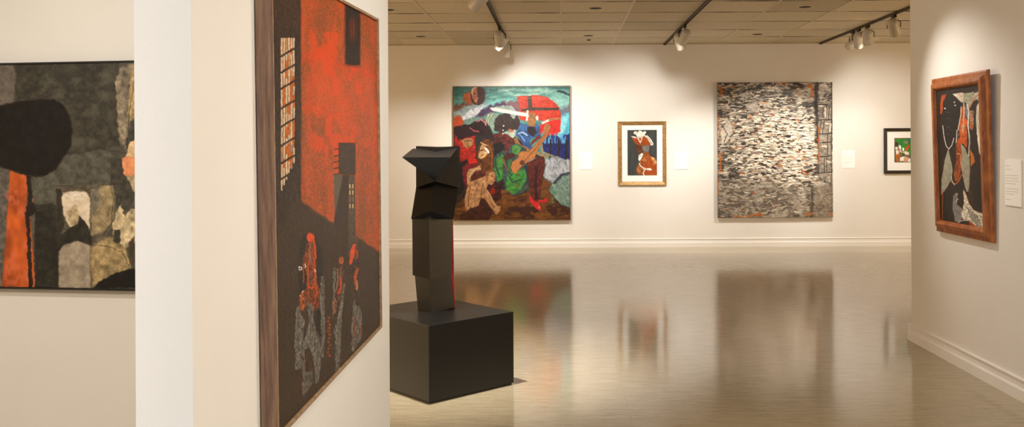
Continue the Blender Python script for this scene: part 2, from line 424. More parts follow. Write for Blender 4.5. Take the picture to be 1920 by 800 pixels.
# ------------------------------------------------------------------ what is painted on each canvas
def art_story(p):          # large figure painting
    p.fill((84, 146, 136), 0.25, (0.05, 0.2))
    p.tf(840, 150, 2.909)
    p.poly([(27,33),(668,33),(668,62),(400,58),(250,70),(27,90)], (62,112,106), soft=8, jit=4)
    p.veil((176,206,190), (0.04,0.22), 0.5, 0.7, 0.9, (200,668,40,190), 6)
    p.poly([(360,52),(520,44),(610,62),(560,74),(430,66)], (150,196,178), soft=6, jit=4, a=.8)
    p.poly([(560,70),(668,60),(668,190),(610,150)], (120,178,168), soft=8, jit=4)
    p.line([(600,62),(640,70),(664,82)], 4, (40,50,52), jit=2, soft=2); p.line([(100,48),(200,50),(270,56)], 2.5, (48,96,100), jit=2, soft=2)
    p.poly([(500,100),(600,90),(668,120),(668,200),(600,170)], (150,200,190), soft=8, jit=5, a=.7)
    p.poly([(585,170),(668,130),(668,190),(612,210)], (96,88,104), soft=8, jit=4, a=.8)
    p.poly([(608,190),(668,180),(668,330),(600,330)], (80,176,200), soft=6, jit=4)
    p.poly([(612,200),(660,190),(640,260),(618,330),(590,340),(600,270)], (150,220,228), soft=4, jit=4, a=.8)
    p.poly([(27,300),(140,240),(200,260),(262,300),(330,290),(400,330),(500,400),(540,480),(540,600),(668,700),(668,766),(27,766)], (46,28,22), soft=3, jit=2, var=.4)
    # left sky: rust and white clouds
    p.poly([(80,90),(110,62),(130,90),(150,150),(90,120)], (160,70,44), soft=4, jit=5)
    p.poly([(86,80),(130,60),(140,84),(100,118),(76,100)], (176,74,44), soft=3, jit=4)
    p.poly([(27,140),(90,126),(140,138),(70,180),(27,190)], (110,66,52), soft=5, jit=5)
    p.poly([(27,170),(120,140),(230,110),(260,130),(180,180),(80,210),(27,215)], (150,170,170), soft=6, jit=5)
    p.poly([(60,220),(110,170),(170,140),(225,132),(200,170),(140,200),(100,216)], (216,218,226), soft=4, jit=4)
    p.poly([(230,110),(330,104),(390,110),(330,140),(250,150),(190,160)], (120,200,190), soft=6, jit=5)
    p.poly([(27,200),(60,196),(95,215),(80,250),(45,280),(27,290)], (190,62,36), soft=4, jit=5)
    p.poly([(90,215),(160,190),(200,215),(170,230),(120,240),(90,250)], (120,150,140), soft=5, jit=5)
    p.poly([(150,196),(190,160),(230,140),(290,120),(400,130),(390,160),(300,160),(220,196),(175,206)], (74,50,84), soft=4, jit=4)
    p.poly([(300,118),(380,112),(420,150),(395,190),(330,140)], (126,84,90), soft=5, jit=5)
    p.poly([(200,195),(250,175),(290,190),(260,240),(240,300),(215,280),(205,240)], (136,160,146), soft=3, jit=3)
    for k in range(5):
        p.line([(250-k*9,188),(226-k*5,215),(226-k*4,250),(246-k*3,296)], 1.6, (206,208,190) if k % 2 else (110,146,96), jit=.8)
    # floating head
    p.ell(163,85,39,50,(66,30,22), jit=1.2, edge=(40,20,16), ew=.8)
    p.poly([(128,60),(140,40),(160,36),(160,130),(146,120),(130,95)], (152,92,64), soft=1.2)
    p.poly([(126,70),(130,48),(146,38),(160,38),(140,52),(134,70),(136,92)], (200,176,130), soft=1)
    p.line([(162,44),(168,70),(163,96),(172,100)], 2, (60,26,20)); p.ell(152,112,9,5,(196,120,90)); p.line([(140,76),(152,74)], 1.8, (60,30,22)); p.line([(170,76),(186,74)], 1.8, (26,14,12))
    p.poly([(150,100),(160,92),(166,100),(160,106)], (180,112,84))
    # crowd at the left
    p.poly([(27,260),(60,250),(120,240),(160,215),(200,220),(230,262),(262,330),(262,480),(40,560),(27,560)], (38,26,26), soft=2, jit=2)
    p.poly([(30,300),(45,268),(90,240),(130,245),(152,300),(120,330),(70,330)], (44,20,20), soft=1.5, jit=2)
    p.poly([(134,262),(146,232),(178,217),(205,240),(232,300),(190,300),(150,290)], (42,18,18), soft=1.5, jit=2)
    p.line([(160,225),(180,216),(204,232),(206,246)], 2.6, (214,120,140), jit=1); p.line([(120,262),(140,276),(166,280)], 2.4, (170,70,110), jit=1)
    p.poly([(34,296),(60,330),(100,312),(150,300),(170,340),(150,430),(104,460),(66,450),(62,360),(36,350)], (172,26,26), soft=2, jit=3, var=.4)
    p.poly([(74,330),(90,318),(134,318),(140,350),(108,376),(86,360)], (170,122,74), soft=1.5, jit=2)
    p.line([(92,334),(126,330)], 1.5, (60,30,20)); p.line([(110,338),(106,356),(114,358)], 1.2, (90,50,30)); p.ell(113,366,9,3,(120,60,40))
    p.poly([(150,300),(200,310),(220,350),(180,400),(150,380)], (44,38,40), soft=2, jit=2)
    p.poly([(60,450),(110,430),(110,560),(80,600),(50,640),(40,560)], (20,16,16), soft=3, jit=3)
    p.poly([(78,470),(150,430),(170,455),(120,500),(108,600),(84,560)], (112,20,34), soft=2, jit=3)
    p.poly([(106,432),(150,428),(162,452),(118,458)], (206,24,24), soft=1.2, jit=1)
    p.poly([(112,500),(200,474),(222,500),(206,528),(160,545),(116,570)], (88,38,26), soft=2, jit=2, var=.4)
    # long-haired head in ochre
    p.poly([(160,400),(168,352),(196,322),(232,322),(252,350),(246,420),(252,500),(170,490),(158,440)], (98,44,22), soft=1.4, jit=1.5, var=.4)
    p.poly([(166,420),(172,370),(190,345),(206,352),(204,388),(222,376),(222,398),(196,424),(176,432)], (190,148,98), soft=1.4, jit=1.2, var=.3)
    p.line([(180,340),(196,350),(214,356)], 1.8, (222,180,130)); p.line([(206,372),(221,394)], 3.6, (236,236,230)); p.ell(204,396,4.5,4,(236,236,230)); p.ell(184,386,4,3,(170,60,50))
    p.line([(166,372),(178,384),(196,380)], 1.6, (70,36,22)); p.ell(186,410,8,3,(150,60,40)); p.line([(216,350),(240,400),(240,490)], 2, (150,74,40)); p.line([(176,434),(196,470)], 2, (60,26,16))
    p.poly([(104,520),(112,486),(150,476),(176,462),(182,488),(140,500),(122,530),(118,580),(106,570)], (176,136,92), soft=1.4, jit=1.2, var=.3)
    # dark woman with hat of hair and sword
    p.poly([(252,270),(256,215),(282,186),(330,176),(380,190),(396,240),(380,272),(330,276),(290,286)], (50,34,28), soft=1.6, jit=1.6, var=.35)
    p.poly([(240,150),(290,138),(350,140),(375,172),(362,216),(345,200),(340,180),(300,172)], (150,166,156), soft=1.6, jit=1.4)
    p.poly([(250,330),(252,290),(300,280),(352,298),(352,390),(300,400),(262,380)], (86,32,22), soft=2, jit=2, var=.5)
    p.poly([(246,350),(280,330),(310,350),(306,392),(262,410),(248,390)], (26,16,14), soft=2, jit=2)
    p.poly([(346,300),(380,310),(400,330),(420,370),(470,380),(440,330),(500,300),(520,260),(480,240),(440,250),(390,230),(392,262),(366,290)], (48,84,140), soft=1.6, jit=2, var=.35)
    p.line([(384,292),(410,282),(432,300)], 3, (160,190,220), jit=1.5); p.line([(392,300),(420,330)], 2, (130,160,200), jit=1.5); p.poly([(392,240),(440,250),(430,276),(392,270)], (66,110,170), soft=2, jit=2)
    # red shield-like shape and cross
    p.poly([(374,90),(420,86),(480,82),(540,92),(580,120),(606,150),(614,200),(600,300),(556,306),(500,290),(520,220),(420,222),(392,215),(386,190),(398,150)], (212,46,30), soft=1.2, jit=1.2, var=.28)
    p.poly([(500,250),(560,210),(616,180),(612,280),(570,310),(500,286)], (214,30,26), soft=1.5, jit=2.4, var=.2)
    p.poly([(432,88),(454,86),(462,160),(440,160)], (62,48,34), soft=1); p.poly([(400,158),(460,150),(606,150),(604,163),(460,166),(402,172)], (62,48,34), soft=1)
    p.line([(390,100),(420,100),(470,98),(530,104)], 2, (236,84,60), a=.6, jit=2)
    # sword and gloved hand
    p.poly([(229,156),(236,149),(270,152),(350,166),(420,178),(436,184),(434,200),(400,196),(300,178),(244,168)], (232,228,222), soft=1, jit=.3, var=.05)
    p.line([(434,170),(430,216)], 4, (234,228,222), jit=.4); p.ell(486,207,7,14,(234,228,222), jit=.4); p.line([(440,194),(486,206)], 3.4, (234,228,222))
    p.poly([(440,180),(470,178),(478,200),(476,256),(438,250),(436,230),(442,214)], (162,112,58), soft=1, jit=.7); p.line([(452,182),(454,210)], 1, (110,70,34)); p.line([(462,182),(464,210)], 1, (110,70,34))
    p.poly([(432,256),(476,256),(484,290),(460,310),(434,286)], (44,28,32), soft=1.3, jit=1); p.poly([(455,340),(500,290),(500,320),(452,356)], (110,26,26), soft=2, jit=2)
    # second blade arm
    p.line([(516,234),(556,216)], 4.4, (226,214,206), jit=.4); p.line([(556,216),(612,208)], 5, (176,112,62), w2=3.4, jit=.6); p.poly([(530,240),(550,238),(546,280),(524,310),(514,290)], (176,116,62), soft=1.1, jit=.7)
    # sea and posts
    p.poly([(500,310),(560,300),(610,310),(668,290),(668,440),(520,400)], (28,34,96), soft=2.4, jit=3, var=.35)
    p.veil((90,170,214), (0.35,0.06), 0.48, 0.62, .95, (510,668,285,350), 3)
    for x in (560,606,646): p.line([(x,326),(x-3,430)], 3.4, (34,22,24), jit=.6)
    p.line([(512,350),(514,392),(556,408),(660,448)], 3.6, (150,132,96), jit=.8)
    # face, beak-shaped mask, pale elbow
    p.poly([(296,286),(340,282),(366,268),(370,300),(354,318),(330,300)], (176,184,168), soft=1, jit=.6); p.poly([(328,266),(352,270),(360,282),(336,284)], (204,106,66), soft=1.2)
    for x, y in ((303,250),(300,274),(299,292)): p.ell(x,y,4.4,4,(234,232,226), jit=.2)
    p.poly([(356,318),(374,312),(396,350),(430,366),(452,380),(430,392),(392,374),(366,346)], (146,98,52), soft=1.1, jit=.8)
    # green dress
    p.poly([(250,420),(300,380),(320,400),(348,350),(372,344),(420,370),(440,400),(428,470),(446,598),(360,632),(310,600),(302,540),(268,560),(248,500)], (52,72,70), soft=1.6, jit=1.4, var=.3)
    p.poly([(256,430),(300,400),(316,420),(296,470),(302,540),(272,552),(252,490)], (60,122,50), soft=1.6, jit=1.4, var=.35)
    p.poly([(312,560),(330,500),(400,490),(428,480),(436,530),(404,596),(360,622),(318,600)], (60,126,50), soft=1.4, jit=1.2, var=.3)
    p.poly([(350,360),(372,350),(400,366),(384,410),(350,400)], (72,124,56), soft=1.4, jit=1, var=.3)
    p.poly([(330,440),(352,430),(340,500),(322,500)], (62,104,50), soft=1.3, jit=1)
    for l in ([(300,400),(318,440),(310,470),(346,520)], [(330,520),(352,560),(404,540)], [(262,420),(258,470),(280,520)], [(404,590),(428,560),(432,500)], [(350,430),(356,470)]): p.line(l, 2.4, (44,58,62), jit=1)
    p.line([(420,470),(436,520),(444,590)], 4, (34,46,66), jit=1, soft=1.5); p.line([(291,430),(306,446),(326,498)], 2.2, (150,70,48), jit=.6)
    p.poly([(300,420),(320,400),(360,402),(372,416),(340,428),(310,440)], (66,28,20), soft=1.4, jit=1)
    # guitar
    p.poly([(344,476),(352,444),(386,424),(384,404),(400,390),(440,388),(470,360),(520,300),(546,246),(560,252),(540,310),(500,360),(482,400),(470,430),(440,446),(400,470),(370,512),(350,500)], (178,112,58), soft=1, jit=.7, var=.12, edge=(90,60,36), ew=.6)
    p.ell(406,450,15,13,(84,42,24), rot=-30); p.line([(410,448),(476,376),(536,290)], 1.6, (128,76,40))
    p.poly([(440,440),(486,420),(494,446),(450,470)], (110,134,134), soft=1.2, jit=1)
    p.line([(492,400),(520,412),(540,420)], 6, (150,128,88), jit=.8)
    # legs and red shoes
    p.poly([(430,452),(450,444),(490,420),(520,416),(532,440),(520,510),(504,640),(480,672),(452,640),(440,560)], (84,30,20), soft=1.4, jit=1, var=.35)
    p.poly([(476,470),(490,470),(486,560),(492,650),(476,650),(470,560)], (48,16,14), soft=1.6, jit=1); p.poly([(490,600),(520,650),(500,654),(484,640)], (60,20,16), soft=1.4)
    p.line([(505,440),(508,500),(496,590)], 2.6, (130,52,32), a=.7, soft=2)
    # ground
    g = [(300,600),(330,620),(362,634),(446,604),(452,640),(470,668),(500,660),(520,600),(520,540),(600,590),(668,690),(668,766),(40,766),(90,700),(200,640)]
    p.poly([(262,600),(300,590),(362,636),(446,604),(446,560),(520,530),(560,550),(580,640),(668,700),(668,766),(27,766),(30,690),(90,640)], (104,50,24), soft=2, jit=2, var=.4, st=(.1,.25))
    p.poly([(430,452),(450,444),(490,420),(520,416),(532,440),(520,510),(504,640),(480,672),(452,640),(440,560)], (84,30,20), soft=1.4, jit=1, var=.35)
    p.poly([(476,470),(490,470),(486,560),(492,650),(476,650),(470,560)], (48,16,14), soft=1.6, jit=1)
    p.veil((60,26,16), (0.06,0.12), 0.5, 0.62, .9, (300,668,640,766), 5); p.veil((140,80,44), (0.1,0.14), 0.56, 0.7, .5, (300,560,560,700), 5)
    p.poly([(442,630),(452,636),(476,664),(496,668),(508,700),(500,712),(480,700),(448,664)], (216,30,44), soft=1, jit=.5, var=.1); p.poly([(488,652),(520,654),(532,642),(546,652),(536,666),(500,668)], (210,28,42), soft=1, jit=.5, var=.1)
    p.ell(498,694,7,8,(240,100,110), a=.7)
    # boulders
    p.poly([(518,520),(540,460),(560,420),(600,416),(650,440),(668,450),(668,560),(590,570),(560,556),(520,530)], (152,156,160), soft=1.4, jit=1.2, var=.3, edge=(60,64,70), ew=.8)
    p.veil((190,192,196), (0.25,0.1), 0.5, 0.64, .9, (524,668,425,550), 4)
    p.poly([(548,600),(570,560),(620,526),(668,510),(668,698),(620,680),(590,650)], (118,142,128), soft=1.4, jit=1.4, var=.3, edge=(40,52,58), ew=1)
    p.veil((86,130,92), (0.14,0.12), 0.5, 0.62, .9, (560,668,590,690), 4); p.line([(580,560),(620,516),(660,506)], 4, (52,60,66), jit=1, soft=2)
    # red bundle and crouching man
    p.poly([(210,560),(250,545),(290,580),(292,650),(260,660),(226,620)], (56,20,16), soft=2, jit=2, var=.5); p.ell(244,604,15,18,(150,24,20), soft=3)
    p.poly([(90,650),(100,600),(116,560),(160,540),(206,522),(210,500),(232,492),(256,506),(258,548),(240,572),(218,566),(210,590),(240,648),(268,684),(288,686),(284,712),(262,732),(246,712),(226,684),(194,640),(176,650),(170,680),(120,706),(104,722),(92,690)], (178,128,84), soft=1.2, jit=.9, var=.32)
    p.poly([(100,720),(120,704),(172,680),(180,640),(198,650),(226,690),(246,720),(220,766),(60,766),(66,730)], (64,30,18), soft=2, jit=2, var=.4)
    p.poly([(206,520),(212,500),(232,492),(250,500),(226,506),(214,530),(212,556)], (128,82,44), soft=1); p.line([(236,524),(248,526)], 1.2, (80,40,26)); p.line([(250,530),(254,540),(246,544)], 1.1, (110,62,40)); p.line([(238,556),(250,554)], 1.2, (110,50,36))
    for l in ([(150,560),(140,610),(120,650)], [(190,560),(184,610),(176,650)], [(206,570),(196,610)], [(120,580),(112,640),(110,690)], [(232,660),(250,690)]): p.line(l, 1.8, (128,82,50), jit=1, soft=1.4)
    for l in ([(170,552),(200,560),(206,590)], [(150,580),(130,640)], [(216,600),(246,660),(262,690)]): p.line(l, 1.8, (214,168,120), jit=1, soft=1.4)
    p.h = fbm(p.X * .6, p.Y * .6, 3)

def art_bricks(p):         # grey and white abstract built of small dabs
    X, Y = p.X, p.Y
    n = fbm(X * .045, Y * .16, 5, .65); n2 = fbm(X * .2 + 9, Y * .5, 4, .7)
    v = np.clip((n - .5) * 2.6 + (n2 - .5) * 3.0 + .42, 0, 1)[:, None]
    c = np.array((52, 46, 40.)) * (1 - v) + np.array((184, 176, 162.)) * v
    p.mix(np.arange(len(X)), np.ones(len(X)), c); p.veil((44, 38, 33), (.035, .05), .55, .66, .55); p.veil((206, 200, 188), (.05, .04), .56, .68, .6, seed=7)
    p.h = n2 * .5; R = np.random.RandomState(5)
    p.tf(1345.7, 154, 1.0); Wd, Hd = 216, 254
    p.mix(np.arange(len(X)), .55 * np.exp(-(((X - 1464) / 74) ** 2 + ((Y - 270) / 78) ** 2) ** 1.5), (206,198,182))
    def core(x, y):          # where the bright brickwork is densest
        return math.exp(-(((x - 122) / 78) ** 2 + ((y - 118) / 80) ** 2) ** 1.4)
    for k in range(900):     # broad drags
        x, y = R.rand() * Wd, R.rand() * Hd
        t = R.rand(); c = (214,204,188) if t < .45 else (52,44,38) if t < .72 else (150,140,126) if t < .93 else (176,84,44)
        l = 5 + 12 * R.rand() ** 2; s = (R.rand() - .5) * (12 if R.rand() < .4 else 2.4)
        p.line([(x - l / 2, y - s), (x, y), (x + l / 2, y + s)], .9 + 1.5 * R.rand(), c, jit=1.4, a=.75, lift=.5 + .4 * R.rand())
    for k in range(2400):
        x, y = R.rand() * (Wd - 36) + 6, R.rand() * Hd; w_ = core(x, y)
        if R.rand() > w_ * .95 + .015: continue
        t = R.rand(); l = 3.2 + 4.5 * R.rand(); hgt = 1.6 + 1.6 * R.rand()
        if t < .64 + .1 * w_: c = tuple(np.array((246,238,222)) * (.8 + .2 * R.rand())); lf = 1.0
        elif t < .91: c = (50,42,35); lf = .2
        else: c = ((176,80,42), (120,74,48), (196,150,112))[R.randint(3)]; lf = .5
        sl = (R.rand() - .5) * 1.4
        p.line([(x - l / 2, y + sl), (x + l / 2, y - sl)], hgt, c, soft=.9, jit=.7, var=.08, lift=lf)
        if t < .5: p.line([(x - l / 2, y + sl + hgt * .62), (x + l / 2, y - sl + hgt * .62)], .7, (92,74,56), soft=.8, jit=.5, a=.8, lift=.15)
    # dark river and ruled column at the right
    p.line([(186,0),(184,30),(186,70),(188,110)], 9, (34,28,25), jit=3, soft=5, a=.85); p.line([(190,110),(192,180)], 5, (44,36,30), jit=2, soft=4, a=.8)
    p.line([(178,196),(176,250)], 7, (44,38,34), jit=2, soft=5, a=.8)
    p.poly([(188,38),(214,38),(214,180),(190,180)], (140,132,120), soft=3, jit=1, a=.8, var=.4)
    for q in ([(188,42),(206,42)], [(187,71),(214,70)], [(190,97),(214,96)], [(196,113),(212,112)], [(188,170),(214,168)], [(192,140),(214,138)]): p.line(q, 1.8, (44,38,34), jit=.5)
    for q in ([(198,46),(197,66)], [(204,44),(203,70)], [(209,46),(208,70)], [(194,72),(191,96)], [(200,72),(196,96)], [(206,98),(206,138)], [(200,142),(200,168)], [(204,142),(204,166)], [(213,0),(213,250)]): p.line(q, 1.3, (52,44,38), jit=.5)
    for q in ([(190,45),(197,45)], [(202,48),(202,66)], [(203,78),(212,78),(210,92)], [(196,120),(203,120)], [(205,148),(212,150)]): p.line(q, 3, (206,198,184), jit=.8)
    p.poly([(0,186),(60,180),(176,192),(176,254),(0,254)], (140,130,116), soft=14, jit=5, a=.45)
    p.poly([(180,196),(216,192),(216,254),(180,254)], (128,116,102), soft=5, jit=3, a=.75, var=.3)
    p.poly([(6,90),(22,70),(30,90),(20,108),(8,118)], (198,192,180), soft=2, jit=3, a=.8); p.line([(8,80),(18,98),(12,112)], 1.6, (70,62,54), jit=1)
    p.poly([(50,42),(72,38),(82,52),(60,58)], (170,162,150), soft=2, jit=2, a=.8)
    for q, w_ in (([(3,8),(8,14),(6,22)],5), ([(170,6),(178,14),(176,26)],5), ([(108,2),(130,1)],2.4), ([(2,60),(3,100)],2), ([(3,136),(5,156),(3,168)],4), ([(60,250),(86,248)],4.5), ([(30,251),(50,252)],2.4), ([(166,248),(178,246)],4), ([(0,180),(2,210)],2), ([(188,84),(192,92)],5), ([(190,92),(191,150)],2.4), ([(210,246),(214,248)],3)):
        p.line(q, w_, (190,84,40), jit=3, soft=2.4, a=.75, lift=.5)
    for x, y in ((94,92),(112,98),(130,100),(118,66),(140,70),(104,160),(96,140),(168,124),(108,36),(68,182),(62,190),(164,168)): p.line([(x,y),(x + 6,y + .6)], 2.6, (30,24,21), jit=.8)
    for x, y in ((44,122),(164,152),(158,166),(186,108),(64,206),(160,130),(100,60)): p.line([(x,y),(x + 4,y + 2)], 2.4, (168,58,28), jit=.8)

def art_officer(p):        # print of a figure in a red coat and cocked hat
    p.fill((62, 64, 62), 0.14, (0.8, 0.05)); p.tf(1150, 215, 5.714); r = (160,62,34); gd = (150,90,48); w = (238,232,218)
    k = dict(soft=.7, jit=.25)
    p.poly([(200,250),(230,240),(250,245),(310,232),(350,226),(384,262),(396,328),(250,324),(222,290)], r, **k)
    p.poly([(250,244),(318,236),(290,308)], w, **k); p.poly([(266,250),(308,246),(288,290)], gd, **k)
    p.poly([(186,228),(220,232),(252,240),(240,250),(206,244)], w, **k)
    p.poly([(216,184),(240,176),(264,186),(276,168),(300,172),(312,186),(340,172),(354,186),(340,206),(330,232),(256,238),(240,210),(218,206)], w, **k)
    p.poly([(330,222),(366,222),(404,262),(428,308),(424,326),(400,328),(392,300),(366,256),(340,234)], w, **k); p.line([(358,234),(390,266),(412,314)], .8, (70,56,46), jit=.1)
    p.poly([(246,324),(310,326),(318,380),(296,410),(276,424),(262,404),(252,384),(244,350)], (92,54,34), **k)
    p.poly([(306,330),(388,330),(386,372),(376,402),(332,404),(312,372)], (112,108,100), **k)
    p.poly([(320,404),(376,402),(396,446),(440,456),(464,500),(468,648),(320,648),(300,600),(262,640),(246,600),(256,548),(280,520),(290,470),(310,420)], r, **k)
    p.poly([(318,404),(350,426),(366,448),(352,500),(316,528),(290,520),(296,466)], gd, var=.6, **k); p.poly([(262,540),(290,540),(318,580),(312,640),(270,640),(248,602)], gd, var=.6, **k)
    p.poly([(272,434),(306,408),(318,424),(300,470),(280,498),(268,480)], w, **k); p.line([(278,440),(298,440)], .8, (120,70,48))
    p.poly([(396,448),(440,462),(464,500),(460,528),(434,530),(424,490)], (186,140,88), var=.4, **k)
    p.line([(278,518),(292,548),(330,576)], 1.7, w, jit=.3); p.ell(336,580,14,14,w, jit=.2); p.ell(336,580,5,6,r, jit=.1)
    p.line([(350,578),(372,584),(406,588)], 2.2, w, jit=.6); p.line([(330,596),(322,620),(330,646)], 1.8, w, jit=.6); p.line([(366,578),(400,574)], 1, w, jit=.5)
    p.line([(392,450),(356,520),(350,640)], .6, (140,52,26), jit=.2)

def art_small(p):          # little print with a green ground and figures
    p.fill((54, 124, 52), 0.2); p.tf(1560, 220, 6.667); k = dict(soft=.7, jit=.3)
    p.poly([(780,255),(1000,255),(1000,262),(796,268),(796,560),(780,560)], (120,84,60), **k)
    p.poly([(950,258),(1300,250),(1300,420),(1000,420),(980,300)], (70,86,106), **k)
    p.poly([(780,400),(870,450),(900,480),(960,470),(1300,440),(1300,560),(780,560)], (104,96,88), **k)
    p.ell(812,336,19,30,(70,56,50), **k); p.poly([(790,372),(826,366),(842,410),(830,470),(800,466)], (232,226,212), **k)
    p.poly([(784,470),(810,462),(856,440),(852,486),(832,520),(836,556),(800,556),(806,520)], (184,88,50), **k); p.line([(820,380),(852,440)], 2, (184,88,50))
    p.poly([(832,344),(858,346),(868,400),(882,450),(846,420)], (226,222,212), **k); p.poly([(878,380),(900,376),(902,420),(880,424)], (230,228,220), **k)
    p.ell(928,312,24,22,(128,122,116), **k); p.poly([(910,410),(940,350),(972,336),(970,362),(940,410),(916,424)], (214,66,34), **k)
    p.poly([(880,430),(930,420),(968,440),(962,470),(920,466)], (230,214,196), **k); p.poly([(850,500),(900,488),(910,540),(846,548)], (232,222,206), **k)
    p.poly([(906,480),(960,500),(950,556),(890,552)], (206,160,126), **k); p.poly([(952,520),(980,510),(980,556),(950,556)], (236,232,224), **k)
    for x, c in ((1040,(190,88,50)), (1110,(214,66,34)), (1180,(226,214,196)), (1240,(80,60,52))):
        p.poly([(x-22,540),(x-14,420),(x+14,410),(x+24,540)], c, **k); p.ell(x, 385, 17, 24, (110,80,64), **k)
    p.line([(790,410),(868,404),(900,480)], 1, (40,34,34)); p.line([(786,300),(786,556)], 1, (60,44,36))

def art_dark(p):           # grey composition with a black disc
    X, Y = p.X, p.Y
    p.fs = .4; p.fill((80, 77, 68), 0.25, (0.06, 0.06)); p.tf(0, 90, 1.7037)
    k = dict(soft=2.2, jit=2.2)
    p.poly([(-200,40),(46,40),(48,120),(38,200),(-200,220)], (104,98,92), **k); p.poly([(46,44),(380,44),(372,180),(386,310),(300,330),(200,344),(60,300)], (60,58,50), var=.3, soft=4, jit=3)
    p.veil((92,90,80), (0.03,0.03), 0.46, 0.66, .8, (50,380,50,340), 20); p.veil((52,50,44), (0.03,0.06), 0.52, 0.64, .7, (50,380,50,200), 20)
    p.poly([(100,400),(200,350),(330,320),(360,340),(350,430),(300,450),(190,440),(180,500),(110,510)], (86,86,78), var=.25, soft=4, jit=3)
    p.poly([(380,60),(430,50),(436,320),(405,330),(384,300),(370,160)], (118,110,98), var=.35, soft=4, jit=3); p.poly([(368,110),(384,70),(390,180),(404,260),(398,310),(380,290)], (140,130,112), var=.4, soft=3, jit=3)
    p.poly([(416,60),(436,46),(436,280),(424,300),(410,210)], (178,154,112), var=.35, soft=3, jit=3); p.poly([(414,236),(436,226),(436,300),(410,340),(402,330)], (74,72,62), var=.3, soft=3, jit=3)
    p.poly([(404,330),(416,300),(436,290),(436,350),(400,350)], (220,190,154), var=.2, soft=2, jit=2)
    p.poly([(388,352),(404,346),(436,348),(436,412),(400,412),(392,390)], (226,152,108), var=.15, soft=2, jit=2); p.poly([(404,412),(436,408),(436,450),(424,470)], (196,180,148), var=.3, soft=2, jit=2)
    p.poly([(358,350),(388,350),(394,400),(436,470),(410,520),(376,510),(356,430)], (70,68,60), var=.3, **k)
    # left lower field
    p.poly([(-200,380),(34,384),(30,470),(6,766),(-200,766)], (98,94,90), var=.3, **k); p.poly([(-200,430),(-60,400),(-40,560),(-90,766),(-200,766)], (128,112,96), var=.3, **k)
    p.poly([(32,384),(86,398),(88,440),(84,500),(100,560),(112,766),(6,766),(18,600),(28,470)], (196,78,48), var=.28, soft=2, jit=1.6, st=(.1,.06))
    p.veil((226,116,84), (0.08,0.05), 0.5, 0.66, .6, (10,110,400,760), 6)
    p.poly([(84,404),(98,404),(104,490),(120,515),(96,540),(104,766),(92,766),(84,560),(78,530),(88,500)], (38,30,26), **k)
    p.poly([(110,520),(180,500),(196,600),(190,766),(112,766)], (44,42,36), var=.3, **k); p.poly([(104,500),(170,496),(180,510),(120,524)], (52,50,44), soft=3, jit=2)
    # right lower shapes
    p.poly([(176,440),(330,436),(366,440),(362,560),(330,620),(200,620),(180,560)], (94,88,76), var=.3, **k); p.poly([(180,448),(198,448),(206,560),(190,610),(180,560)], (54,50,44), **k)
    p.poly([(320,440),(362,440),(366,540),(340,580),(294,600),(290,500)], (150,136,106), var=.3, soft=4, jit=3); p.poly([(292,452),(316,450),(318,490),(300,540),(288,510)], (116,110,98), var=.3, **k)
    p.poly([(196,480),(202,462),(232,456),(276,460),(288,480),(286,560),(282,590),(256,556),(222,574),(204,530)], (226,214,196), var=.1, soft=2.5, jit=1.8)
    p.poly([(212,520),(244,500),(256,540),(246,570),(222,568)], (176,160,130), var=.3, soft=4, jit=3); p.poly([(206,470),(236,460),(272,464),(280,480),(230,486)], (240,234,220), soft=3, jit=2)
    p.poly([(192,600),(222,574),(248,560),(254,536),(272,552),(290,590),(296,636),(250,616),(210,640),(186,650)], (44,42,36), var=.3, **k)
    p.poly([(188,650),(206,628),(250,616),(288,630),(290,766),(188,766)], (158,148,134), var=.16, soft=2.5, jit=1.6, edge=(70,64,54), ew=1.2)
    p.poly([(290,632),(350,600),(400,640),(420,700),(330,740),(296,766),(290,700)], (158,140,104), var=.3, soft=4, jit=3); p.poly([(360,560),(384,500),(400,540),(418,510),(436,520),(436,620),(400,640),(366,610)], (196,182,150), var=.35, soft=2.5, jit=4)
    p.poly([(366,580),(384,580),(384,624),(362,620)], (60,56,48), soft=2, jit=2); p.poly([(412,620),(430,600),(430,690),(414,690)], (72,62,50), soft=3, jit=2)
    p.poly([(300,766),(320,744),(356,724),(400,708),(436,704),(436,766)], (22,20,18), var=.2, **k)
    for q in ([(240,340),(290,328),(314,316),(350,328),(405,334)], [(356,350),(354,440),(362,480),(356,560),(330,596),(292,608)], [(292,628),(340,632),(390,650),(414,700)], [(180,440),(220,440),(280,452),(330,436)], [(406,330),(412,210),(430,100)], [(378,510),(386,480),(396,450)]):
        p.line(q, 1.1, (40,34,30), jit=1.5, soft=1.6, a=.75)
    # black disc
    P = [(-70,260),(-50,210),(0,185),(60,170),(110,166),(170,164),(200,180),(222,215),(230,255),(226,310),(200,350),(176,390),(130,410),(80,404),(20,384),(-30,366),(-66,320)]
    p.poly(P, (24,20,18), soft=3, jit=2, var=.2, edge=(64,52,42), ew=1.6)
    p.line([(18,762),(70,764)], 1.2, (200,190,170), jit=1, a=.6)
    p.h = fbm(X * .5, Y * .5, 3) * .6

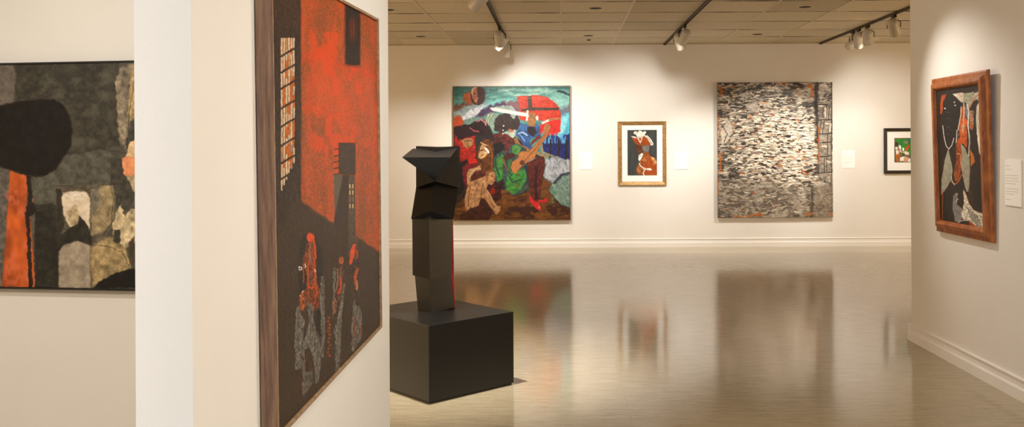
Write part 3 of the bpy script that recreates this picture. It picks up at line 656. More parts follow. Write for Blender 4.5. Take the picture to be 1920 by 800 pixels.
def art_prison(p):         # tall red and black painting on the partition
    X, Y = p.X, p.Y
    n = fbm(X * .05, Y * .012, 4); n2 = fbm(X * 1.5, Y * .5, 4, .75)
    p.tf(470, 0, 2)
    v = np.clip((n - .5) * 2.2 + (n2 - .5) * 3.4 + .56 - .0006 * np.clip(Y - 200, 0, 400), 0, 1)[:, None]
    c = np.array((122, 66, 30.)) * (1 - v) + np.array((214, 76, 26.)) * v
    i = np.arange(len(X)); p.mix(i, np.ones(len(X)), c); p.veil((196,132,74), (1.3,0.45), 0.6, 0.72, .8); p.h = n2 * .7
    p.veil((236,62,24), (0.07,0.03), 0.52, 0.62, .75, (190,485,60,700), 30); p.line([(200,400),(300,430),(400,490)], 16, (228,64,26), jit=6, soft=14, a=.6)
    p.line([(190,220),(260,210),(330,240),(420,260),(470,300)], 10, (234,56,22), jit=6, soft=12, a=.6)
    # dark left column
    p.poly([(60,-260),(186,-260),(188,400),(186,1900),(60,1900)], (54,38,28), soft=3, jit=1, var=.6, st=(.8,.3))
    p.veil((104,62,36), (0.8,0.3), 0.56, 0.7, .6, (60,186,-260,140), 3); p.veil((22,18,16), (0.7,0.25), 0.5, 0.62, .8, (60,188,100,1100), 3)
    # lower dark field
    p.poly([(186,752),(240,790),(300,830),(400,890),(490,952),(540,990),(540,1700),(60,1900),(60,1000),(150,760)], (56,42,31), soft=5, jit=1.5, var=.15, st=(.3,.1))
    # lit grille at the left
    p.poly([(110,142),(162,142),(160,600),(112,718)], (168,104,58), soft=1, jit=.5, var=.3)
    R = np.random.RandomState(2)
    for kx in range(6):
        x = 113 + kx * 9.2; y = 144; yb = 712 - kx * 20
        while y < yb:
            l = 14 + 34 * R.rand(); t = R.rand(); cc = (214,204,176) if t < .62 else (206,84,36) if t < .85 else (128,140,160) if t < .9 else (190,150,90)
            p.line([(x + R.rand() * 2, y), (x + R.rand() * 2, min(y + l, yb))], 2.6, cc, w2=1.8, soft=.8, jit=.4, lift=1.0); y += l + 3
    for y0 in (216, 278, 338, 412, 480, 552, 618, 676):
        p.line([(104, y0), (130, y0 - 16), (164, y0 - 36)], 3.6, (40,28,22), jit=.6, lift=.2)
    # barred window, top right
    p.poly([(352,-40),(410,0),(410,244),(380,246),(354,238)], (36,24,24), soft=3, jit=1, var=.3); p.ell(382,110,12,46,(120,30,20), soft=8)
    for x in (360,370,380,390,400): p.line([(x,-20),(x,240)], 1.4, (16,14,18), jit=.5)
    p.line([(352,0),(352,244),(410,250)], 4, (90,30,18), soft=4, a=.5)
    # gate
    p.poly([(328,534),(392,536),(392,656),(330,652)], (56,42,32), soft=1, jit=.5, var=.6, st=(.9,.5), lift=.8)
    for y in (556,582,604,628,650): p.line([(312,y + 4),(330,y)], 2.2, (50,34,26), jit=.4)
    p.poly([(310,654),(346,654),(330,740),(314,824)], (94,84,72), soft=1, jit=.5, var=.1); p.poly([(346,654),(366,656),(364,880),(312,840),(312,822)], (52,38,29), soft=1.2, jit=.5, var=.1)
    p.poly([(364,656),(390,658),(394,974),(364,960)], (76,62,50), soft=1, jit=.5, var=.5, st=(.7,.3)); p.line([(364,656),(362,940)], 1, (30,22,18))
    for y in (692,716,742,766): 
        for x in (371,382): p.line([(x,y),(x,y + 12)], 2.6, (206,170,120) if y != 742 else (120,100,76), jit=.4)
    p.line([(392,536),(396,720),(396,960)], 1.2, (150,60,30))
    # figures (read from a four times enlargement)
    p.tf(540, 420, 4)
    p.poly([(70,340),(80,170),(110,80),(150,62),(200,90),(250,180),(262,360),(240,560),(90,600)], (30,25,22), soft=2, jit=2, var=.6, st=(.7,.3))
    p.poly([(132,150),(190,120),(206,260),(212,400),(236,480),(238,620),(200,640),(120,620),(84,600),(88,520),(140,470),(130,330),(110,310),(104,440),(108,300)], (124,46,26), soft=2, jit=2, var=.8, st=(.5,.25))
    p.ell(164,98,27,36,(226,66,38), jit=1); p.line([(186,90),(200,160),(204,260)], 3.4, (206,60,34), jit=1); p.line([(150,270),(146,380),(150,460)], 3, (196,58,32), jit=1.2); p.line([(196,260),(204,430),(214,520)], 3, (196,58,32), jit=1.2)
    p.line([(165,150),(160,240),(176,300)], 2, (120,116,104), jit=1); p.line([(112,300),(116,440)], 2, (170,56,32), jit=1)
    p.ell(168,400,18,44,(110,70,46), jit=1); p.line([(150,420),(186,396)], 1.4, (30,22,20)); p.line([(146,470),(170,482),(190,470)], 3, (214,60,36), jit=.8)
    for q in ([(80,318),(100,324),(98,340),(82,344),(80,318)], [(124,300),(132,314),(126,326)], [(200,340),(204,358)], [(88,534),(92,548),(100,550)], [(104,512),(112,500)]): p.line(q, 1.6, (226,222,210), jit=.3)
    p.poly([(84,610),(88,540),(120,510),(134,560),(120,650),(96,640)], (150,62,36), soft=2, jit=2, var=.6)
    def grey(pts, lift=.8): p.poly(pts, (96,91,82), soft=1.4, jit=1.6, var=.7, st=(.7,.25), lift=lift, edge=(46,40,36), ew=.6)
    grey([(55,630),(80,612),(92,680),(110,700),(124,740),(110,800),(108,960),(96,1080),(46,1100),(44,780)])
    grey([(135,560),(144,545),(150,600),(176,596),(190,640),(180,700),(196,760),(230,860),(250,940),(240,1080),(224,1180),(200,1200),(196,1080),(170,960),(150,920),(120,960),(126,1120),(104,1300),(100,1100),(106,900),(130,820),(150,740),(140,640)])
    p.poly([(120,960),(140,930),(172,960),(196,1080),(180,1110),(124,1100)], (62,40,30), soft=2, jit=2, var=.5); p.poly([(124,1110),(186,1100),(184,1190),(104,1300)], (84,76,68), soft=2, jit=2, var=.5)
    grey([(240,400),(260,388),(270,420),(268,600),(276,800),(262,1000),(240,1000),(246,800),(236,640)])
    p.poly([(196,720),(214,640),(238,640),(240,860),(212,780)], (30,24,22), soft=2, jit=1.5)
    p.poly([(70,1180),(92,1080),(100,1100),(96,1330),(80,1340)], (70,40,24), soft=2, jit=1)
    p.poly([(344,520),(366,380),(360,320),(384,250),(404,238),(418,270),(420,440),(400,540),(360,600),(340,600)], (70,44,34), soft=2, jit=1.5, var=.8)
    p.ell(398,270,18,28,(176,72,44), jit=1); p.line([(392,400),(396,470),(376,520)], 5, (190,62,36), jit=1.4); p.line([(366,340),(372,440),(358,500)], 2, (150,110,84), jit=1); p.line([(400,320),(390,400)], 2, (120,90,70), jit=1)
    grey([(334,330),(352,326),(354,420),(336,720),(326,660)]); grey([(412,440),(424,450),(404,640),(398,760),(388,960),(384,1090),(350,1130),(352,900),(336,800),(372,680),(392,560)])
    p.ell(346,610,16,62,(150,96,66), jit=1); p.line([(334,600),(362,640)], 1.6, (30,22,20)); p.line([(338,560),(356,600)], 1.6, (40,26,20))
    for y in range(700, 1000, 26): p.ell(300 + (y % 3) * 6, y, 12, 10, (136,54,32), jit=1.5)
    p.poly([(462,300),(468,210),(484,150),(504,150),(526,190),(534,300),(530,480),(510,520),(480,480),(470,380)], (66,44,34), soft=2, jit=1.4, var=.8)
    p.poly([(456,290),(466,200),(484,150),(504,152),(500,210),(480,290),(462,304)], (228,66,40), soft=1.2, jit=.8); p.poly([(504,190),(526,200),(524,260),(506,250)], (170,56,34), soft=2, jit=1)
    p.line([(520,340),(500,400),(516,470)], 5, (186,60,34), jit=1.4); p.ell(514,460,10,40,(176,112,76), jit=1); p.line([(500,500),(520,560),(516,600)], 3, (40,30,26), jit=1)
    grey([(484,600),(494,560),(510,610),(536,620),(548,660),(552,780),(546,860),(520,900),(486,960),(470,940),(472,760)]); p.line([(500,700),(496,840)], 3, (130,52,32), jit=2); p.line([(544,760),(546,840)], 2.6, (150,56,32), jit=1.5)
    p.line([(540,180),(640,180)], 1, (70,40,30), a=.4)

def art_forms(p):          # framed painting on the right wall
    p.fill((40, 32, 27), 0.3, (0.5, 0.1)); p.tf(1760, 140, 5); k = dict(soft=.9, jit=.7); w = (206,200,186); o = (196,72,34); gr = (152,148,126)
    p.poly([(30,190),(70,184),(66,230),(30,370),(14,370),(16,250)], (176,62,32), **k)
    p.poly([(40,260),(70,190),(140,180),(200,240),(210,330),(180,480),(170,560),(140,640),(90,700),(50,640),(36,480)], (34,30,27), **k)
    p.poly([(130,180),(206,168),(236,170),(234,260),(212,260)], (192,172,150), **k); p.line([(140,184),(180,200),(200,240)], 2.4, w, jit=.5)
    p.poly([(234,176),(330,160),(338,200),(322,260),(290,320),(262,270),(232,250)], gr, var=.2, **k); p.poly([(336,170),(400,146),(402,260),(372,250),(330,240)], (176,168,150), var=.2, **k)
    p.line([(290,340),(320,270),(352,236),(392,262),(404,280)], 2.2, (60,40,30), jit=.5); p.line([(280,330),(316,260),(350,200),(372,190),(390,230)], 1.4, o, jit=.5)
    p.poly([(352,300),(370,270),(402,262),(414,400),(414,640),(408,750),(380,740),(362,600),(350,460)], (212,202,180), var=.3, st=(.8,.1), **k)
    p.poly([(366,640),(376,700),(384,760),(366,740)], (70,60,50), **k)
    p.poly([(206,330),(226,300),(252,310),(250,390),(276,440),(262,520),(266,640),(262,690),(230,640),(206,660),(176,640),(186,500)], o, var=.3, **k)
    p.poly([(210,480),(236,440),(246,480),(230,560),(216,540)], (190,150,112), **k); p.line([(212,300),(206,380),(180,520)], 1.6, w, jit=.4); p.line([(234,260),(240,340),(232,430)], 2.4, (190,176,160), jit=.6)
    p.poly([(252,290),(270,300),(284,400),(280,420),(256,390)], (110,118,128), **k); p.line([(266,280),(282,340),(276,470),(290,620),(284,760)], 2.6, w, jit=.6)
    p.poly([(284,340),(330,330),(336,450),(316,520),(290,500)], (150,110,84), var=.5, **k); p.poly([(300,440),(328,480),(310,520)], o, **k); p.poly([(330,300),(346,300),(352,520),(350,760),(330,760)], (44,36,30), **k)
    p.poly([(296,700),(330,760),(340,820),(300,860)], (184,90,46), **k); p.line([(170,520),(166,640)], 1.6, w, jit=.4); p.ell(186,560,14,40,(60,50,44), **k); p.ell(186,560,6,14,(150,110,84), **k)
    for x, y in ((148,258),(154,288),(58,316)): p.ell(x, y, 9, 7, (200,196,184), jit=.5)
    for y in (350, 410, 490, 560): p.line([(78, y), (98, y + 2)], 1.1, (112,106,96), jit=.5, a=.7)
    p.line([(38,480),(50,580),(70,670),(96,696),(124,660),(142,596)], 1.6, w, jit=.4)
    p.poly([(166,640),(206,650),(216,640),(226,760),(216,840),(190,980),(160,1000),(140,940),(164,800)], (146,56,30), var=.4, **k)
    p.line([(170,740),(196,738),(208,760),(206,840)], 1.6, (206,150,110), jit=.4)
    p.poly([(210,650),(240,680),(290,800),(292,900),(276,1090),(262,1090),(232,960),(212,860),(224,760)], gr, var=.15, edge=w, ew=.5, **k)
    p.poly([(90,700),(104,760),(130,900),(110,990),(60,1080),(26,1120),(30,980),(60,800)], gr, var=.15, edge=w, ew=.4, **k)
    p.line([(290,600),(292,900),(286,1200)], 1, (120,60,34), jit=.4)
    p.tf(1760, 290, 4.444)
    p.line([(110,215),(128,246),(160,230),(190,170),(214,140)], 2, (190,84,44), jit=.5); p.line([(104,180),(112,226),(132,250)], 1.4, w, jit=.4)
    p.poly([(205,290),(224,320),(250,400),(290,460),(360,490),(378,490),(378,640),(330,610),(250,546),(200,536),(190,500),(212,400)], (196,188,170), var=.55, st=(.5,.5), edge=o, ew=.5, **k)
    for t in range(6): p.line([(236 + t * 16, 440 + t * 12), (270 + t * 16, 520 + t * 12), (290 + t * 14, 560 + t * 10)], 1, (50,42,36), jit=1.2)
    p.poly([(250,548),(300,590),(378,630),(378,660),(270,630)], (176,58,30), **k)
    p.poly([(120,400),(128,340),(146,318),(160,324),(146,360),(142,410),(190,450),(192,520),(170,568),(140,550),(122,460)], (122,118,118), edge=w, ew=.5, **k)
    p.ell(154,384,8,22,w, rot=12, jit=.3); p.ell(157,388,5,15,(34,28,24), rot=12, jit=.2); p.line([(170,560),(200,546),(246,548)], 1.4, w, jit=.4)
    p.line([(20,330),(34,300),(30,560)], 1.2, (176,70,36), jit=.5); p.line([(40,576),(100,590)], .8, (150,140,120), jit=.8, a=.7); p.line([(276,300),(276,420)], 1, (110,50,30), jit=.4)
    p.line([(355,240),(362,300)], 2, (110,96,80), jit=.8, a=.6)
# ------------------------------------------------------------------ paintings on the far wall
FX = lambda px, py: at(px, py, FAR)
def wallrect(px0, py0, px1, py1, Y):
    a = at(px0, py0, Y); b = at(px1, py1, Y)
    c = at(px1, py0, Y); d = at(px0, py1, Y)
    x0 = (a.x + d.x) / 2; x1 = (b.x + c.x) / 2; z1 = (a.z + c.z) / 2; z0 = (b.z + d.z) / 2
    return x0, x1, z0, z1
SX, TD, NF = (1, 0, 0), (0, 0, -1), (0, -1, 0)

x0, x1, z0, z1 = wallrect(849.3, 161.0, 1069.8, 413.6, FAR - 0.05)
g = thing('figure_painting', 'big square figure painting with red shield, sword, guitar and green dress on the far wall', 'painting', ((x0+x1)/2, FAR - 0.001, z0))
O = (x0, FAR, z1); w, h = x1 - x0, z1 - z0
frame(g, g.location, O, SX, TD, NF, w, h, [(0, .001), (0, .052), (.012, .052), (.012, .001)], M['brownstrip'])
slab(g, g.location, O, SX, TD, NF, w, h, .002, .006, M['linen'], 'backing')
canvas(g, g.location, Vector(O) + Vector((.0125, -.046, -.0125)), SX, TD, NF, w - .025, h - .025, 440, 506, art_story, M['oil'], .0015, tone=(.86, .86, .86))

x0, x1, z0, z1 = wallrect(1159.2, 227.4, 1249.6, 347.4, FAR - 0.03)
g = thing('framed_print', 'small upright print of a red-coated figure in a cocked hat, gold frame', 'painting', ((x0+x1)/2, FAR - 0.001, z0))
O = (x0, FAR, z1); w, h = x1 - x0, z1 - z0
frame(g, g.location, O, SX, TD, NF, w, h, [(0, .001), (0, .028), (.006, .034), (.022, .030), (.05, .022), (.057, .014), (.057, .001)], M['gold'], 'frame')
slab(g, g.location, O, SX, TD, NF, w, h, .001, .004, M['linen'], 'backing')
slab(g, g.location, Vector(O) + Vector((.055, 0, -.055)), SX, TD, NF, w - .11, h - .11, .005, .010, M['matboard'], 'mat_board')
a0, a1, b0, b1 = wallrect(1176.6, 243.5, 1231.7, 328.4, FAR - 0.012)
canvas(g, g.location, (a0, FAR - .0145, b1), SX, TD, NF, a1 - a0, b1 - b0, 150, 230, art_officer, M['matte'], name='print')

x0, x1, z0, z1 = wallrect(1345.7, 154.2, 1561.4, 407.6, FAR - 0.05)
g = thing('abstract_painting', 'large grey and white abstract canvas of thick brick-like dabs on the far wall', 'painting', ((x0+x1)/2, FAR - 0.001, z0))
O = (x0, FAR, z1); w, h = x1 - x0, z1 - z0
slab(g, g.location, O, SX, TD, NF, w, h, .001, .0465, M['linen'], 'stretched_canvas')
canvas(g, g.location, Vector(O) + Vector((.001, -.0515, -.001)), SX, TD, NF, w - .002, h - .002, 440, 516, art_bricks, M['impasto'], .006, 'painted_surface', tone=(1.0, .98, .95))

x0, x1, z0, z1 = wallrect(1658.2, 240.0, 1765.0, 325.0, FAR - 0.035)
g = thing('framed_print', 'small wide print with a green ground and figures, black frame, partly behind the right wall', 'painting', ((x0+x1)/2, FAR - 0.001, z0))
O = (x0, FAR, z1); w, h = x1 - x0, z1 - z0
frame(g, g.location, O, SX, TD, NF, w, h, [(0, .001), (0, .034), (.012, .038), (.030, .036), (.046, .028), (.046, .001)], M['darkframe'])
slab(g, g.location, O, SX, TD, NF, w, h, .001, .004, M['linen'], 'backing')
slab(g, g.location, Vector(O) + Vector((.044, 0, -.044)), SX, TD, NF, w - .088, h - .088, .005, .012, M['matboard'], 'mat_board')
a0, a1, b0, b1 = wallrect(1677.0, 258.4, 1747.0, 304.0, FAR - 0.012)
canvas(g, g.location, (a0, FAR - .0165, b1), SX, TD, NF, a1 - a0, b1 - b0, 180, 120, art_small, M['matte'], name='print')

# ------------------------------------------------------------------ wall labels
LINES = [(.06, .12, .30), (.06, .20, .45), (.06, .33, .88), (.06, .39, .86), (.06, .45, .90), (.06, .51, .70), (.06, .62, .88), (.06, .68, .84), (.06, .74, .60), (.06, .86, .40)]
def label_card(O, s, t, n, w, h, label):
    O = Vector(O); s = Vector(s); t = Vector(t); n = Vector(n)
    b = O + s * w / 2 + t * h
    g = thing('wall_label', label, 'label', b, 'printed cards beside the paintings')
    bm = newbm(); vs = [O - b + s * a + t * c + n * z for z in (.0005, .007) for a, c in ((0,0),(w,0),(w,h),(0,h))]
    poly(bm, vs, ((0,1,2,3),(4,5,6,7),(0,1,5,4),(1,2,6,5),(2,3,7,6),(3,0,4,7))); obj('card', bm, M['paper'], g)
    bm = newbm()
    for u, v, r in LINES:
        q = [O - b + s * (w * a) + t * (h * v + c) + n * z for z in (.0068, .0074) for a, c in ((u,0),(r,0),(r,h*.014),(u,h*.014))]
        poly(bm, q, ((0,1,2,3),(4,5,6,7),(0,1,5,4),(1,2,6,5),(2,3,7,6),(3,0,4,7)))
    tag(obj('printed_lines', bm, M['ink'], g), kind='stuff')
for (a, b, c, d), lb in (((1085.6, 285, 1111, 317.5), 'small white label card just right of the big figure painting'),
                         ((1264.6, 284.6, 1290, 317), 'small white label card just right of the gold-framed print'),
                         ((1577.7, 281.8, 1602.4, 314.6), 'small cream label card between the abstract canvas and the black-framed print')):
    x0, x1, z0, z1 = wallrect(a, b, c, d, FAR)
    label_card((x0, FAR, z1), SX, TD, NF, x1 - x0, z1 - z0, lb)

# ------------------------------------------------------------------ right wall: wooden framed painting, leaning off its wire, and its label
label_card((RX, 5.49, at(1886.7, 299.6, 5.49).z), (0, -1, 0), (0, 0, -1), (-1, 0, 0), .19, .275, 'cream label card on the right wall beside the wooden-framed painting')
tz = math.radians(1.6)
sR, nR = Vector((0, -1, 0)), Vector((-math.cos(tz), 0, -math.sin(tz))); tR = Vector((math.sin(tz), 0, -math.cos(tz)))
wR, hR = 0.84, 1.085
zb = EYE - (463.5 - 282) / F * 5.61
bot = Vector((RX - 0.004, 6.45, zb))
O = bot - tR * hR
g = thing('wood_framed_painting', 'upright painting of dark and pale forms in a wide orange-brown wooden frame', 'painting', bot + sR * wR / 2)
frame(g, g.location, O, sR, tR, nR, wR, hR, [(0, .002), (0, .018), (.010, .023), (.030, .026), (.044, .045), (.062, .050), (.074, .046), (.086, .028), (.086, .002)], M['orangewood'])
slab(g, g.location, O + sR * .02 + tR * .02, sR, tR, nR, wR - .04, hR - .04, .004, .010, M['linen'], 'backing')
canvas(g, g.location, O + sR * .0855 + tR * .0855 + nR * .026, sR, tR, nR, wR - .171, hR - .171, 240, 420, art_forms, M['oil'], .001)

# ------------------------------------------------------------------ partition: tall red and black painting, hung a little crooked
def onface(px, py, a):
    r = at(px, py, 1.0); Y = a / (PS - r.x); return Vector((r.x * Y, Y, EYE + (r.z - EYE) * Y))
ft, fb = onface(711.5, 35, A_FACE), onface(716, 615, A_FACE); nt, nb = onface(513.4, -69, A_FACE), onface(517.6, 826.5, A_FACE)
cen = (ft + fb + nt + nb) / 4
sv = ((ft + fb) / 2 - (nt + nb) / 2); wP = sv.length; sv.normalize()
tv = ((fb + nb) / 2 - (ft + nt) / 2); hP = tv.length; tv = (tv - sv * tv.dot(sv)).normalized(); nv = tv.cross(sv).normalized()
if nv.x < 0: nv = -nv
print('RED PAINTING', wP, hP, cen, sv, tv, nv)
DEP = A_WALL - A_FACE - 0.004
Of = cen - sv * wP / 2 - tv * hP / 2            # front plane corner
O = Of - nv * DEP
g = thing('red_black_painting', 'large red and black painting with dark figures, thin brown frame, on the near partition', 'painting', O + sv * wP / 2 + tv * hP)
frame(g, g.location, O, sv, tv, nv, wP, hP, [(0, .0), (0, DEP), (.0035, DEP), (.0035, 0)], M['walnut'])
frame(g, g.location, O + sv * .0036 + tv * .0036, sv, tv, nv, wP - .0072, hP - .0072, [(0, .0), (0, DEP), (.005, DEP), (.005, 0)], M['walnut_edge'], 'frame_lip')
slab(g, g.location, O + sv * .009 + tv * .009, sv, tv, nv, wP - .018, hP - .018, .004, .012, M['linen'], 'backing')
canvas(g, g.location, O + sv * .0088 + tv * .0088 + nv * (DEP - .009), sv, tv, nv, wP - .0176, hP - .0176, 340, 760, art_prison, M['impasto'], .003, tone=(.93, .92, .92))

# ------------------------------------------------------------------ left wall: grey painting with a black disc
def onleft(px, py, dn=0.0):
    r = at(px, py, 1.0); r.z -= EYE; d = Vector((r.x, 1, r.z)); P0 = LO + LN * dn
    k = (P0.x * LN.x + P0.y * LN.y) / (d.x * LN.x + d.y * LN.y); return Vector((d.x * k, d.y * k, EYE + d.z * k))
tr, br = onleft(255.6, 113.0, .04), onleft(255.6, 545.6, .04); tl = onleft(0, 118, .04)
sL = -LD; hL = tr.z - br.z; wL = 1.14
Oc = Vector((tr.x, tr.y, 0)) - sL * wL; O = Vector((Oc.x, Oc.y, tr.z)) - LN * .04 + LN * 0.001
tL = Vector((0, 0, -1))
print('GREY PAINTING', hL, tr, br, tl)
g = thing('grey_painting', 'grey painting with a black disc and red post on the left wall', 'painting', O + sL * wL / 2 + tL * hL)
frame(g, g.location, O, sL, tL, LN, wL, hL, [(0, .0), (0, .040), (.008, .040), (.008, 0)], M['blackframe'])
slab(g, g.location, O + sL * .009 + tL * .009, sL, tL, LN, wL - .018, hL - .018, .004, .010, M['linen'], 'backing')
canvas(g, g.location, O + sL * .0085 + tL * .0085 + LN * .034, sL, tL, LN, wL - .017, hL - .017, 560, 540, art_dark, M['oil'], .0005, tone=(.98, .95, .90))

# ------------------------------------------------------------------ black plinth and the folded black sculpture on it
c0 = Vector((-.768, 5.277, 0)); u1 = Vector((math.cos(math.radians(43.2)), math.sin(math.radians(43.2)), 0)); u2 = Vector((-u1.y, u1.x, 0))
PLH = .463; base = c0 + u1 * .325 + u2 * .39
g = thing('plinth', 'low black box plinth standing on the floor under the black sculpture', 'plinth', base)
bm = newbm(); pts = [c0 - base, c0 + u1 * .65 - base, c0 + u1 * .65 + u2 * .78 - base, c0 + u2 * .78 - base]
prism(bm, [(p.x, p.y) for p in pts], .012, PLH)
bmesh.ops.bevel(bm, geom=list(bm.edges), offset=.003, segments=2, profile=.5, affect='EDGES')
obj('box', bm, M['plinth'], g)
cc = (pts[0] + pts[2]) / 2
prism(newbm_ := newbm(), [(cc.x + (p.x - cc.x) * .97, cc.y + (p.y - cc.y) * .97) for p in pts], 0, .013); obj('recessed_foot', newbm_, M['plinth'], g)

sb = Vector((-.81, 5.86, PLH))
g = thing('folded_sculpture', 'tall black folded-metal sculpture with a beaked head standing on the black plinth', 'sculpture', sb)
def Q(px, py, Y): return at(px, py, Y) - sb
def seg(name, top, bottom, material=None, label=None):
    bm = newbm(); n = len(top)
    T = [bm.verts.new(v) for v in top]; B = [bm.verts.new(v) for v in bottom]
    def capf(R):
        if n == 4: bm.faces.new((R[0], R[1], R[2])); bm.faces.new((R[0], R[2], R[3]))
        else: bm.faces.new(R)
    capf(T); capf(B[::-1])
    for i in range(n): bm.faces.new((T[i], T[(i+1) % n], B[(i+1) % n], B[i]))
    return obj(name, bm, material or M['sculpt'], g, label=label)
# order: front ridge, right, back, left
def onplane(px, py, a, b, c):
    n = (b - a).cross(c - a); r = at(px, py, 1.0) - Vector((0, 0, EYE)); e = Vector((0, 0, EYE)) - sb
    return e + r * ((a - e).dot(n) / r.dot(n))
def ztop(px, Y, z): # point at column px with height z
    p = at(px, 300, Y); return Vector((p.x, Y, z)) - sb
ft_, fb_, rb_, lb0 = Q(803.7, 518, 5.715), ztop(807.6, 5.70, PLH), ztop(850.4, 5.885, PLH), ztop(782.3, 5.79, PLH)
seg('foot_block', [ft_, onplane(845.7, 512, ft_, fb_, rb_), ztop(818, 6.02, .74), onplane(777.5, 512, ft_, fb_, lb0)], [fb_, rb_, ztop(824, 5.985, PLH), lb0])
ft_, rt_, lt_ = Q(803.5, 385, 5.69), Q(848.6, 400, 5.90), Q(772.8, 400, 5.78); fb_ = Q(806.3, 523, 5.68)
seg('column_block', [ft_, rt_, ztop(820, 6.04, 1.10), lt_], [fb_, onplane(847.4, 516, ft_, rt_, fb_), ztop(818, 6.04, .68), onplane(773.6, 515.5, ft_, lt_, fb_)])
# twisted block: the ridge splits into two leaning sheets
ft_, rt_, lt_ = Q(815, 334, 5.80), Q(860, 345, 5.93), Q(781.2, 345, 5.85); fb_ = Q(806.5, 394.5, 5.66)
seg('twisted_block', [ft_, rt_, Q(826, 338, 6.05), lt_], [fb_, onplane(850.4, 411, ft_, rt_, fb_), Q(822, 400, 6.08), onplane(770.8, 410.5, ft_, lt_, fb_)])
ft_, rt_, lt_ = Q(817, 275.6, 5.74), Q(861.4, 273.9, 5.90), Q(780.0, 273.6, 5.82); fb_ = Q(816, 339.5, 5.735)
seg('head_block', [ft_, rt_, Q(828, 275, 6.06), lt_], [fb_, onplane(861.8, 352, ft_, rt_, fb_), Q(828, 340, 6.08), onplane(780.2, 351.5, ft_, lt_, fb_)])
V = [Q(774, 278.4, 5.80), Q(857.5, 277.6, 5.875), Q(844, 294.6, 5.60), Q(753.6, 294.8, 5.54), Q(815, 338.5, 5.725), Q(822, 300, 5.95)]
bm = newbm(); poly(bm, V, ((0,3,2,1), (3,4,2), (0,4,3), (1,2,4), (0,1,5), (0,5,4), (1,4,5))); obj('beak', bm, M['sculpt'], g)
# red painted rear face, seen as a thin strip along the right side
def strip(name, tp, bt, material):
    bm = newbm(); d = Vector((-.01, .05, 0))
    poly(bm, [tp[0], tp[1], bt[1], bt[0], tp[0] + d, tp[1] + d, bt[1] + d, bt[0] + d], ((0,1,2,3),(4,5,6,7),(0,1,5,4),(1,2,6,5),(2,3,7,6),(3,0,4,7)))
    return obj(name, bm, material, g, label='bright red back face')
strip('red_back_panel', (Q(838, 402, 5.93), Q(849.2, 403, 5.93)), (ztop(838, 5.93, PLH), ztop(851.2, 5.93, PLH)), M['red'])

# ------------------------------------------------------------------ ceiling: recessed downlights, tracks and track heads
LIT = {}
def downlight(x, y, label):
    g = thing('recessed_downlight', label, 'downlight', (x, y, CEIL), 'unlit recessed downlights')
    obj('trim_ring', lathe(newbm(), [(.072, -.0005), (.072, -.004), (.092, -.004), (.096, -.0005)], 32, False, False), M['tbar'], g, True)
    obj('dark_aperture', lathe(newbm(), [(.0715, -.001), (.0715, -.0025)], 32), M['hole'], g)
for x, y, lb in ((-1.92, 12.55, 'dark round ceiling opening above the left edge of the figure painting'),
                 (.42, 12.55, 'dark round ceiling opening near the wall, between left and middle tracks'),
                 (.42, 10.10, 'dark round ceiling opening between left and middle tracks, nearer the viewer'),
                 (2.77, 12.50, 'dark round ceiling opening above the big abstract canvas'),
                 (2.77, 10.08, 'dark round ceiling opening between middle and right tracks, nearer the viewer'),
                 (-1.92, 10.15, 'dark round ceiling opening at the partition edge, far left')):
    downlight(x, y, lb)
g = tag(obj('ceiling_sensor', off(lathe(newbm(), [(.0, -.012), (.022, -.011), (.030, -.004), (.032, 0)], 20, False, True), (.44, 13.05, CEIL)), M['hole']),
        'tiny dark round sensor on the ceiling beside a downlight near the far wall', 'sensor')
def track(x, y0, y1, label):
    b = Vector((x, (y0 + y1) / 2, CEIL)); g = thing('lighting_track', label, 'lighting track', b, 'ceiling lighting tracks')
    bm = newbm()
    for a, c in ((-.019, -.012), (.012, .019)): box(bm, (a, y0 - b.y, -.022), (c, y1 - b.y, 0))
    box(bm, (-.019, y0 - b.y, -.006), (.019, y1 - b.y, 0)); obj('rail', bm, M['trackmetal'], g)
    bm = newbm(); box(bm, (-.021, y1 - b.y - .03, -.026), (.021, y1 - b.y + .004, 0)); obj('end_cap', bm, M['blackmetal'], g)
TX = (-.753, 1.602, 3.957)
track(TX[0], 1.0, FAR - .04, 'left ceiling track ending above the figure painting')
track(TX[1], 1.0, FAR - .04, 'middle ceiling track ending between the gold-framed print and the abstract canvas')
track(TX[2], 7.5, FAR - .04, 'right ceiling track ending near the right wall corner')
def head_meshes():
    R, Lh = .062, .20
    can = lathe(newbm(), [(.012, Lh/2 + .018), (.04, Lh/2 + .012), (.054, Lh/2), (R, Lh/2 - .022), (R, -Lh/2), (R - .004, -Lh/2 - .002), (R - .006, -Lh/2), (R - .006, -Lh/2 + .05)], 36, True, False)
    inner = lathe(newbm(), [(R - .0065, -Lh/2 + .002), (.045, -Lh/2 + .06), (.03, -Lh/2 + .09)], 36, False, True)
    lamp = lathe(newbm(), [(.0, -Lh/2 + .035), (.03, -Lh/2 + .04), (.042, -Lh/2 + .055), (.03, -Lh/2 + .085)], 24, False, True)
    return can, inner, lamp
def me_of(bm, name, m):
    bmesh.ops.recalc_face_normals(bm, faces=bm.faces); me = bpy.data.meshes.new(name); bm.to_mesh(me); bm.free()
    for p in me.polygons: p.use_smooth = True
    me.materials.append(m); return me
cb, ib, lb_ = head_meshes()
ME = {'can': me_of(cb, 'can', M['can']), 'reflector': me_of(ib, 'reflector', M['can_in']), 'lamp': me_of(lb_, 'lamp', M['glow'])}
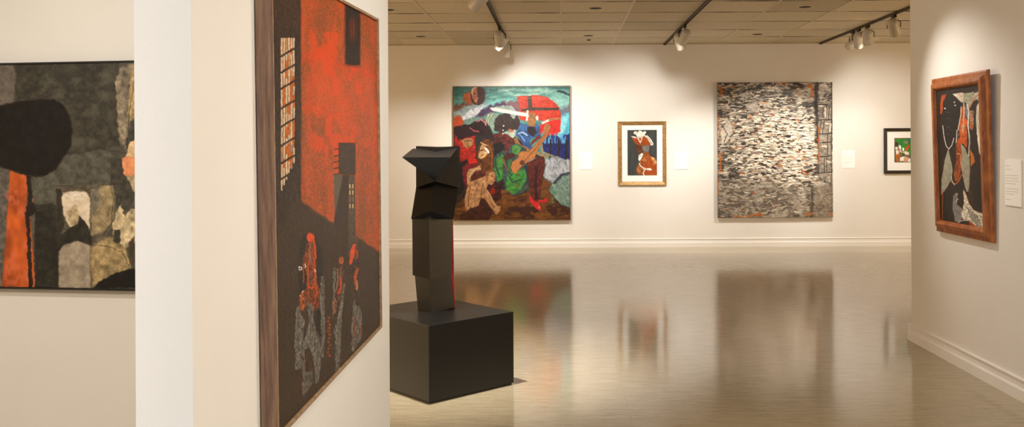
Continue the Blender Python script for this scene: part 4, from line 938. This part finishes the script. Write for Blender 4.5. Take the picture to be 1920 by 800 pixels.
def head(tx, y, aim, label, power, spread=58, drop=.15, lit=True):
    """a can on a yoke under the track; aim = point it looks at"""
    b = Vector((tx, y, CEIL - .022)); g = thing('track_spotlight', label, 'spotlight', b, 'spotlights on the ceiling tracks')
    cpos = Vector((0, 0, -drop)); d = (Vector(aim) - (b + cpos)).normalized()
    qz = (-d).to_track_quat('Z', 'Y')
    side = qz @ Vector((1, 0, 0)); side.z = 0; side.normalize()
    obj('adapter', box(newbm(), (-.017, -.05, -.034), (.017, .05, 0), .003), M['blackmetal'], g)
    obj('stem', off(lathe(newbm(), [(.009, -.034), (.009, -.066)], 12), (0, 0, 0)), M['blackmetal'], g)
    R = .078
    tube(yb := newbm(), [cpos - side * R, cpos - side * R + Vector((0,0,drop - .085)), Vector((0,0,-.066)) - side * R * .6, Vector((0,0,-.062)) + side * R * .6, cpos + side * R + Vector((0,0,drop - .085)), cpos + side * R], .0055, 8)
    obj('yoke', yb, M['blackmetal'], g, True)
    for k, nme in (('can', 'can'), ('reflector', 'reflector'), ('lamp', 'lamp')):
        if k == 'lamp' and not lit: continue
        o = bpy.data.objects.new(nme, ME[k]); C.objects.link(o); o.parent = g; o.location = cpos; o.rotation_mode = 'QUATERNION'; o.rotation_quaternion = qz
    if power:
        l = bpy.data.lights.new('spot_beam', 'SPOT'); l.energy = power; l.color = LAMP; l.spot_size = math.radians(spread); l.spot_blend = 1.0; l.shadow_soft_size = .035
        o = bpy.data.objects.new('spot_beam', l); C.objects.link(o); o.parent = g; o.location = cpos + d * .115; o.rotation_mode = 'QUATERNION'; o.rotation_quaternion = qz
A, B_, C_ = TX
head(A, 8.55, (-2.75, 9.4, 0.7), 'cropped grey spotlight at the top edge of the photo on the left track', 50, 60)
head(A, 11.5, (-.42, FAR, 1.45), 'spotlight on the left track seen from behind, its rim lit white, uppermost of the cluster', 165, 84)
head(A, 11.88, (-2.3, 13.3, 1.1), 'grey spotlight on the left track tilted left, just below the white-rimmed one', 100, 60)
head(A, 12.75, (-.80, 13.35, .0), 'lowest spotlight on the left track, closest to the far wall, pointing down', 45, 60)
head(B_, 11.4, (.95, FAR, 1.45), 'grey spotlight on the middle track seen from behind, nearer the viewer', 112, 80)
head(B_, 11.9, (2.4, FAR - .1, .75), 'spotlight on the middle track pointing down, nearer the far wall', 70, 70)
head(C_, 12.07, (2.9, FAR - .02, 1.05), 'spotlight on the right track tilted down left, closest to the far wall', 135, 72)
head(C_, 11.84, (4.5, FAR, 1.0), 'spotlight on the right track beside the left-tilted one, second from the far wall', 50, 60)
head(C_, 11.5, (4.8, FAR, 1.35), 'dull grey spotlight on the right track turned away, third from the far wall', 92, 80)
head(C_, 10.6, (5.2, 12.2, .6), 'spotlight alone at the right end of the right track by the wall corner', 50, 50)
# heads on the nearer stretch of the tracks
head(B_, 6.9, (RX, 5.97, 1.48), 'spotlight on the middle track aimed at the wooden-framed painting', 75, 60)
head(B_, 3.3, (part_x(3.6, A_FACE), 3.7, 1.35), 'spotlight on the middle track aimed at the red and black painting', 95, 78)
head(A, 5.3, (-.75, 5.9, 0.8), 'spotlight on the left track above the black sculpture', 330, 64)
# lamp that lights the grey painting on the left wall
g2x = -2.2
track(g2x, .4, 3.9, 'short ceiling track in front of the grey painting')
head(g2x, 2.1, (-2.2, 4.3, 1.35), 'spotlight on the short track aimed at the grey painting', 60, 90)
